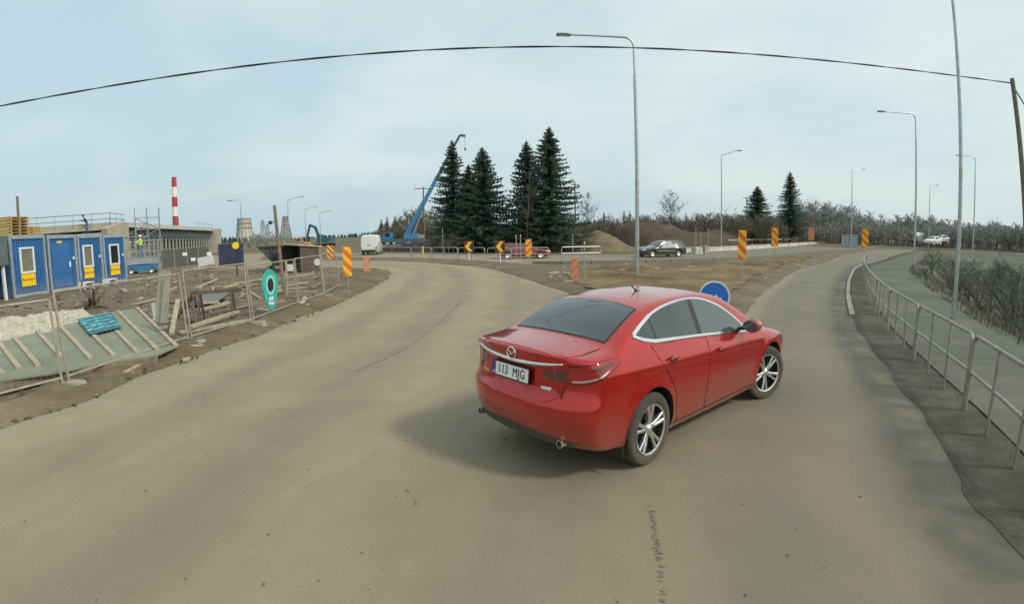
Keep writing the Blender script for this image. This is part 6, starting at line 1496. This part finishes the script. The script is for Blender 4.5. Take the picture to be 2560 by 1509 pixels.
def spruce(label, base, H_, Rb, seed, bare=.04, m=None, dens=1.0, droop=.55, group="dark spruces"):
    rnd = random.Random(seed); root = thing("spruce_tree", label, "tree", base, 0, group); V, F_ = [], []
    bx, by = rnd.uniform(-.02, .02), rnd.uniform(-.02, .02)
    MB().tube([(0, 0, -.2), (bx * H_ * .5, by * H_ * .5, H_ * .5), (bx * H_, by * H_, H_ * .985)], [H_ * .014, H_ * .008, .015], 8).build("trunk", M_BARK, root, True)
    def tri(a, b, c): k = len(V); V.extend((a, b, c)); F_.append((k, k + 1, k + 2))
    z = bare * H_
    while z < H_ * .985:
        t = z / H_; Lz = Rb * (1 - t) ** .85 * (.35 + .65 * min(1, (t - bare + .02) / .12)) + .06
        n = max(4, int((5.5 + 3.5 * (1 - t)) * dens)); a0 = rnd.uniform(0, 6.28)
        for k in range(n):
            if rnd.random() < .1: continue
            a = a0 + k * 2 * math.pi / n + rnd.uniform(-.3, .3); L_ = Lz * rnd.choice((rnd.uniform(.45, .8), rnd.uniform(.75, 1.12), rnd.uniform(.8, 1.22))); dr = droop * (1 - t * .9) * rnd.uniform(.6, 1.3)
            d = Vector((math.cos(a), math.sin(a), 0)); sd_ = Vector((-d.y, d.x, 0)); o = Vector((bx * z, by * z, z + rnd.uniform(-.28, .28) * min(1, Lz * .6)))
            m_ = max(3, int(L_ / .34)); pts = []
            for i in range(m_ + 1):
                s = i / m_; pts.append(o + d * (L_ * s) + Vector((0, 0, L_ * (-dr * s + .62 * dr * s ** 3 + .12 * s * (1 if t > .6 else .3)))))
            for i in range(m_):
                p, q = pts[i], pts[i + 1]; s = (i + .5) / m_; w = (.16 + .36 * (1 - s)) * min(1, L_) + .05
                for e in (-1, 1):
                    wv_ = sd_ * e * w * rnd.uniform(.7, 1.4)
                    tri(p, q, p.lerp(q, rnd.uniform(.6, 1.3)) + wv_ + Vector((0, 0, -w * rnd.uniform(.15, .7))))
                h = (.24 + .34 * (1 - s)) * rnd.uniform(.5, 1.4) * min(1, L_ * .8 + .2)      # needles hanging from the branch
                tri(p + sd_ * rnd.uniform(-.06, .06), q, p.lerp(q, .5) + Vector((rnd.uniform(-.07, .07), rnd.uniform(-.07, .07), -h)))
            tip = pts[-1]; tri(pts[-2] + sd_ * .06, pts[-2] - sd_ * .06, tip + d * .16 + Vector((0, 0, .06)))
        z += max(.16, (.40 - .2 * t) * rnd.uniform(.8, 1.2) * min(1.4, H_ / 13) / dens ** .5)
    top = Vector((bx * H_, by * H_, H_))
    for k in range(5): a = k * 1.257; tri(top - Vector((0, 0, .7)) + Vector((math.cos(a) * .12, math.sin(a) * .12, 0)), top - Vector((0, 0, .55)) - Vector((math.cos(a) * .05, math.sin(a) * .05, 0)), top + Vector((0, 0, .1)))
    raw("crown", V, F_, m or M_SPR, root); return root
def spruce_px(label, u, v, slant, Rb, seed, **k):
    t = dist_pt(u, v, slant); return spruce(label, (t.x, t.y, 0), t.z, Rb, seed, **k)
spruce_px("spruce whose top crosses the raised crane boom, leftmost of the tall group", 1130, 348, 66, 4.6, 11, dens=1.5)
spruce_px("shorter spruce squeezed between two taller ones beside the crane", 1171, 408, 63, 3.8, 12, m=M_SPR2, dens=1.5)
spruce_px("tall broad spruce directly behind the left chevron sign", 1208, 366, 62, 5.6, 13, dens=1.5)
spruce_px("slim spruce standing behind the right chevron sign", 1320, 348, 62, 5.0, 14, m=M_SPR2, dens=1.5)
spruce_px("tallest spruce of all, with upswept branches, above the red hatchback", 1366, 317, 60, 5.8, 15, droop=.48, dens=1.5)
spruce_px("smaller lone dark spruce on the right, dense to the ground", 1894, 464, 112, 6.0, 16, dens=1.7, m=M_SPR)
spruce_px("taller lone spruce on the right with a bare lower trunk", 1976, 427, 120, 5.6, 17, bare=.14, m=M_SPR2, dens=1.4)
for n_, (u, v, sl) in enumerate([(952, 548, 150), (968, 541, 155), (986, 539, 160)]): spruce_px(["leftmost of three small far spruces left of the crane", "middle of three small far spruces left of the crane", "rightmost of three small far spruces left of the crane"][n_], u, v, sl, 2.4, 20 + n_, dens=.8, m=M_SPR2)
for n_, (u, v, sl) in enumerate([(1509, 530, 150), (1561, 524, 160), (1575, 526, 165), (1715, 530, 170)]): spruce_px(["dark small spruce top over the dirt mounds", "small far spruce just left of the lamp pole", "small far spruce touching the lamp pole", "tiny far spruce over the brush right of the birch"][n_], u, v, sl, 1.8, 30 + n_, dens=.7, m=M_SPR2)

def bare_branching(V, F_, base, H_, rnd, spread=.3, n1=12, n2=7, n3=4, r=.1, thick=1.0):
    """leafless tree of three-sided tapering sticks"""
    def stick(a, b, ra, rb):
        d = (b - a).normalized(); u = d.cross(Vector((.3, .9, .1))).normalized(); w = d.cross(u); k = len(V)
        for q, rr_ in ((a, ra), (b, rb)):
            for j in range(3): V.append(q + (u * math.cos(j * 2.094) + w * math.sin(j * 2.094)) * rr_)
        F_.extend([(k, k + 1, k + 4, k + 3), (k + 1, k + 2, k + 5, k + 4), (k + 2, k, k + 3, k + 5)])
    def thin(a, b, w_):
        k = len(V); s = (b - a).cross(Vector((rnd.gauss(0, 1), rnd.gauss(0, 1), rnd.gauss(0, 1)))).normalized() * w_; V.extend((a - s, a + s, b)); F_.append((k, k + 1, k + 2))
    top = base + Vector((rnd.gauss(0, .04) * H_, rnd.gauss(0, .04) * H_, H_)); stick(base, base.lerp(top, .55), r, r * .6); stick(base.lerp(top, .55), top, r * .6, .01)
    for i in range(n1):
        s = rnd.uniform(.18, .96); p = base.lerp(top, s); a = rnd.uniform(0, 6.28); L_ = H_ * spread * (1.15 - s) * rnd.uniform(.6, 1.3) + .2
        q = p + Vector((math.cos(a) * L_, math.sin(a) * L_, L_ * rnd.uniform(.5, 1.3))); stick(p, q, r * .35 * (1.1 - s) + .008, .006)
        for j in range(n2):
            f = rnd.uniform(.2, 1); p2 = p.lerp(q, f); q2 = p2 + Vector((rnd.gauss(0, .35), rnd.gauss(0, .35), rnd.uniform(.05, .75))) * L_ * .6; thin(p2, q2, .012 * thick)
            for l_ in range(n3): p3 = p2.lerp(q2, rnd.uniform(.2, 1)); thin(p3, p3 + Vector((rnd.gauss(0, .3), rnd.gauss(0, .3), rnd.uniform(-.1, .5))) * L_ * .42, .009 * thick)
def bare_tree(label, u, v, slant, seed, m, n1=26, spread=.34, thick=1.3, zb=0.0):
    t = dist_pt(u, v, slant); root = thing("bare_tree", label, "tree", (t.x, t.y, zb), 0); V, F_ = [], []; rnd = random.Random(seed); H_ = t.z - zb
    MB().tube([(0, 0, -.2), (0, 0, H_ * .3)], [H_ * .013, H_ * .01], 7).build("trunk", M_BARK, root)
    bare_branching(V, F_, Vector((0, 0, H_ * .25)), H_ * .75, rnd, spread, n1, 9, 5, H_ * .009, thick); raw("crown", V, F_, m, root); return root
bare_tree("leafless pale birch behind the estate car, broad crown above the brush", 1678, 480, 120, 41, M_PALEB, 44, .42, 2.6); bare_tree("leafless pale tree right of the tall spruces above the mounds", 1470, 487, 115, 42, M_PALEB, 34, .36, 2.4)
bare_tree("slender leafless birch standing before the slim spruce", 1316, 430, 57, 43, leaf_mat("birch_tan", (.17, .13, .085), (.24, .19, .13), .4), 20, .16, 1.2)
bare_tree("low leafless tree right of the lone spruces, above the wood edge", 2042, 500, 125, 44, M_TWIGG, 26, .4, 2.2)
def wood(name, label, spots, m, seed, n1, n2, n3, thick, spread=.32):
    rnd = random.Random(seed); V, F_ = [], []
    for (x, y, z, h) in spots: bare_branching(V, F_, Vector((x, y, z)), h, rnd, spread * rnd.uniform(.8, 1.3), n1, n2, n3, .06 + h * .006, thick)
    return tag(raw(name, V, F_, m), label, kind="stuff")
def band(u0, u1, tops, s0, s1, n, seed, hj=.2):
    """spots whose tree tops reach a skyline given at pixels"""
    rnd = random.Random(seed); o = []
    for k in range(n):
        u = rnd.uniform(u0, u1); s = rnd.uniform(s0, s1); v = float(np.interp(u, [q[0] for q in tops], [q[1] for q in tops])); t = dist_pt(u, v, s); g_ = ground_z(t.x, t.y)
        o.append((t.x, t.y, g_, max(1.0, (t.z - g_) * rnd.uniform(1 - hj * 2, 1.02))))
    return o
wood("right_wood", "leafless grey wood filling the right background", band(1870, 2640, [(1870, 565), (1930, 540), (1995, 512), (2040, 502), (2100, 512), (2160, 530), (2220, 540), (2280, 537), (2340, 545), (2420, 560), (2480, 552), (2520, 562), (2640, 572)], 128, 165, 330, 1), M_TWIGG, 1, 20, 7, 3, 6.)
wood("brush_belt", "brown leafless brush behind the far road", band(1400, 1960, [(1400, 562), (1450, 545), (1520, 541), (1620, 545), (1700, 540), (1760, 538), (1840, 534), (1960, 545)], 92, 128, 330, 2, .3), M_TWIGD, 2, 13, 6, 2, 5.5, .5)
wood("left_wood", "leafless wood between the crane and the tall spruces", band(930, 1130, [(930, 580), (985, 560), (1005, 525), (1040, 512), (1075, 520), (1130, 545)], 130, 165, 90, 3), M_TWIGD, 3, 15, 6, 3, 5.5)
wood("undergrowth", "low leafless undergrowth below the tall spruces", band(1085, 1460, [(1085, 585), (1150, 588), (1250, 590), (1330, 588), (1400, 580), (1460, 575)], 58, 78, 130, 4, .3), M_TWIGD, 4, 12, 6, 2, 2.6, .5)
wood("yard_brush", "leafless brush on the skyline behind the skip", band(600, 720, [(600, 600), (640, 578), (680, 575), (720, 592)], 110, 135, 40, 5, .3), M_TWIGG, 5, 12, 6, 2, 4.5, .5)
wood("right_wood_brush", "leafless brush at the foot of the right-hand wood", band(1850, 2640, [(1850, 582), (1990, 562), (2100, 560), (2300, 565), (2640, 575)], 118, 140, 420, 6, .3), M_TWIGG, 6, 14, 6, 2, 6., .6)
wood("left_wood_brush", "leafless brush at the foot of the wood behind the crane", band(930, 1130, [(930, 592), (1000, 575), (1060, 565), (1130, 570)], 120, 140, 130, 7, .3), M_TWIGD, 7, 13, 6, 2, 5., .6)
# conifer skyline far away: one mass
def skyline(name, label, u0, u1, tops, s0, s1, n, seed, m):
    rnd = random.Random(seed); V, F_ = [], []
    for k in range(n):
        u = rnd.uniform(u0, u1); s = rnd.uniform(s0, s1); v = float(np.interp(u, [q[0] for q in tops], [q[1] for q in tops])); t = dist_pt(u, v, s); h = max(2, t.z * rnd.uniform(.7, 1.05)); w = h * rnd.uniform(.16, .28)
        a = rnd.uniform(0, 3); nn_ = 6
        for lv, (z0, z1, r_) in enumerate(((0, .5, 1), (.25, .75, .75), (.5, 1.0, .5))):
            k0 = len(V)
            for j in range(nn_): q = a + j * 6.283 / nn_; V.append((t.x + math.cos(q) * w * r_ * rnd.uniform(.7, 1.2), t.y + math.sin(q) * w * r_ * rnd.uniform(.7, 1.2), h * z0 + rnd.uniform(-.04, .04) * h))
            V.append((t.x, t.y, h * z1))
            for j in range(nn_): F_.append((k0 + j, k0 + (j + 1) % nn_, k0 + nn_))
    return tag(raw(name, V, F_, m), label, kind="stuff")
skyline("far_forest", "distant conifer forest along the left skyline", -80, 960, [(-80, 612), (0, 604), (60, 600), (160, 596), (400, 596), (560, 590), (700, 592), (760, 590), (860, 583), (960, 576)], 520, 760, 900, 1, M_FARSPR)
skyline("far_forest_belt", "distant conifer forest behind the central road", 960, 1900, [(960, 572), (1200, 560), (1420, 548), (1600, 552), (1900, 556)], 420, 560, 700, 2, M_FARSPR)
skyline("near_conifer_edge", "dark conifers behind the pallets at the left edge", -60, 110, [(-60, 588), (20, 585), (60, 600), (110, 607)], 150, 220, 50, 3, M_SPR2)

# ------------------------------------------------------------------ dirt mounds
def mound(label, pts, peaks, m, seed, step, name="dirt_mound"):
    P_ = [(q[0], q[1]) for q in pts]
    lo, hi = np.min(P_, 0), np.max(P_, 0); g_ = [(x + random.uniform(-.2, .2) * step, y + random.uniform(-.2, .2) * step) for x in np.arange(lo[0], hi[0], step) for y in np.arange(lo[1], hi[1], step)]
    def zf(x, y, d):
        z = 0
        for px_, py_, h, r_ in peaks: z = max(z, h * max(0, 1 - math.hypot(x - px_, y - py_) / r_) ** .9)
        return -.05 + min(1, d / 1.0) * (z + .25 * abs(fbm(x, y, .5, 4, seed)) + .08 * fbm(x, y, 2., 3, seed))
    o = sheet(name, P_, zf, m, g_, rag=.3); del o["kind"]; return tag(o, label, "mound")
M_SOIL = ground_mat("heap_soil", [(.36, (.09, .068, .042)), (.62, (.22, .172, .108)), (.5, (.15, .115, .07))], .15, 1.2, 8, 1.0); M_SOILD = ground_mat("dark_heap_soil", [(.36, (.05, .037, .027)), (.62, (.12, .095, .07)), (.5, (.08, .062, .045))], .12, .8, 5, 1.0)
def ring(cx, cy, rx, ry, rot=0, n=26): return [(cx + rx * math.cos(a) * math.cos(rot) - ry * math.sin(a) * math.sin(rot), cy + rx * math.cos(a) * math.sin(rot) + ry * math.sin(a) * math.cos(rot)) for a in np.linspace(0, 2 * math.pi, n)[:-1]]
p1 = dist_pt(1510, 577, 62); p2 = dist_pt(1440, 583, 63)
mound("tan dirt mound with a straight right slope beside the lamp post", ring(p1.x, p1.y, 4.6, 4.0), [(p1.x - .6, p1.y, p1.z + .1, 4.4)], M_SOIL, 1., .4)
mound("lower tan dirt mound right of the tallest spruce", ring(p2.x, p2.y + .5, 4.4, 3.6), [(p2.x, p2.y + .5, p2.z + .2, 4.4)], M_SOIL, 2., .4)
a_, b_ = dist_pt(1560, 580, 84), dist_pt(1840, 584, 96); c_ = (a_ + b_) / 2
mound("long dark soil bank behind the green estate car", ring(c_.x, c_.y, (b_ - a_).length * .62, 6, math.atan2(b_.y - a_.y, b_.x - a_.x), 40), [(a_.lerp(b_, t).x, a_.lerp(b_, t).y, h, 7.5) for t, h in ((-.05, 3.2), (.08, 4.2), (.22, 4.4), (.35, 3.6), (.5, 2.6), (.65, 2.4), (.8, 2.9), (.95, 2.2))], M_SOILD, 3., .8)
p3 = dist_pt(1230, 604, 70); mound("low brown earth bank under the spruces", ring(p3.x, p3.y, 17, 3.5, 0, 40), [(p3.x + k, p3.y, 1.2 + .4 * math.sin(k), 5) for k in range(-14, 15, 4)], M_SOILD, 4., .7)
p4 = dist_pt(720, 606, 58); mound("grey-brown spoil heap behind the shed", ring(p4.x, p4.y + 3, 5, 3), [(p4.x, p4.y + 3, 1.9, 4.2), (p4.x - 2.4, p4.y + 3, 1.5, 3)], M_SOIL, 5., .5)

# ------------------------------------------------------------------ grass and scrub: nobody could count the blades
def blades(name, label, poly, n, h0, h1, zf, m, seed, lean=.5, w=.012, clump=None):
    rnd = random.Random(seed); poly = np.array(poly); lo, hi = poly.min(0), poly.max(0); V, F_ = [], []
    P_ = np.stack([np.random.RandomState(seed).uniform(lo[0], hi[0], n * 3), np.random.RandomState(seed + 1).uniform(lo[1], hi[1], n * 3)], 1); P_ = P_[inside(P_, poly)][:n]
    for x, y in P_:
        if clump and fbm(x, y, clump, 3, seed) < rnd.uniform(-.35, .25): continue
        z = zf(x, y); h = rnd.uniform(h0, h1); a = rnd.uniform(0, 6.28); d = Vector((math.cos(a), math.sin(a), 0)) * h * lean * rnd.random(); s = Vector((-math.sin(a), math.cos(a), 0)) * w
        k = len(V); b = Vector((x, y, z - .01)); V.extend((b - s, b + s, b + d * .4 + Vector((0, 0, h * .65)) + s * .6, b + d * .4 + Vector((0, 0, h * .65)) - s * .6, b + d + Vector((0, 0, h * .9)))); F_.extend([(k, k + 1, k + 2, k + 3), (k + 3, k + 2, k + 4)])
    return tag(raw(name, V, F_, m), label, kind="stuff")
blades("dry_grass", "short dry yellow grass on the traffic island", gi, 15000, .04, .17, lambda x, y: .16, M_DRYG, 1, .9, .011, .7)
blades("island_weeds", "sparse dry weeds on the gravel of the island", [(1.5, 22), (4, 15), (8, 17.5), (18, 31), (17, 38), (2, 33)], 2500, .04, .14, lambda x, y: .11, M_DRYG2, 2, .9, .012, .5)
def slope_poly(d0, d1): return offs(KERB_R, d0, -6, 45) + offs(KERB_R, d1, -6, 45)[::-1]
blades("slope_grass", "grey-green dry grass on the slope beyond the railing", slope_poly(3.5, 12), 30000, .08, .4, ground_z, M_DRYG2, 3, .8, .012, .4)  # muted grey-green: the windscreen film's haze is put into the blade colour here
blades("path_edge_grass", "dry grass along the kerb strip under the railing", slope_poly(.2, 1.05), 2600, .03, .1, lambda x, y: .035, M_DRYG2, 4, .8, .008, .8)
rnd_ = random.Random(9); sp_ = []
for q in range(520):
    t_ = rnd_.random(); L_ = offs(KERB_R, rnd_.uniform(5.2, 15), -2, 42); x, y = L_[int(t_ * (len(L_) - 1))]; x += rnd_.gauss(0, .7); y += rnd_.gauss(0, .7); sp_.append((x, y, ground_z(x, y), rnd_.uniform(.4, 1.7)))
wood("ditch_scrub", "dark leafless scrub in the ditch right of the railing", sp_, leaf_mat("ditch_twigs", (.10, .104, .085), (.20, .20, .165), .4), 7, 12, 6, 2, 1.1, .6)  # scrub colour greyed to include the same windscreen haze
blades("yard_weeds", "dry weeds scattered on the building yard", [(-8, 6), (-7, 14), (-7, 24), (-9, 31), (-22, 34), (-20, 18), (-12, 7)], 3500, .04, .2, site_z, M_DRYG2, 5, .9, .012, .5)
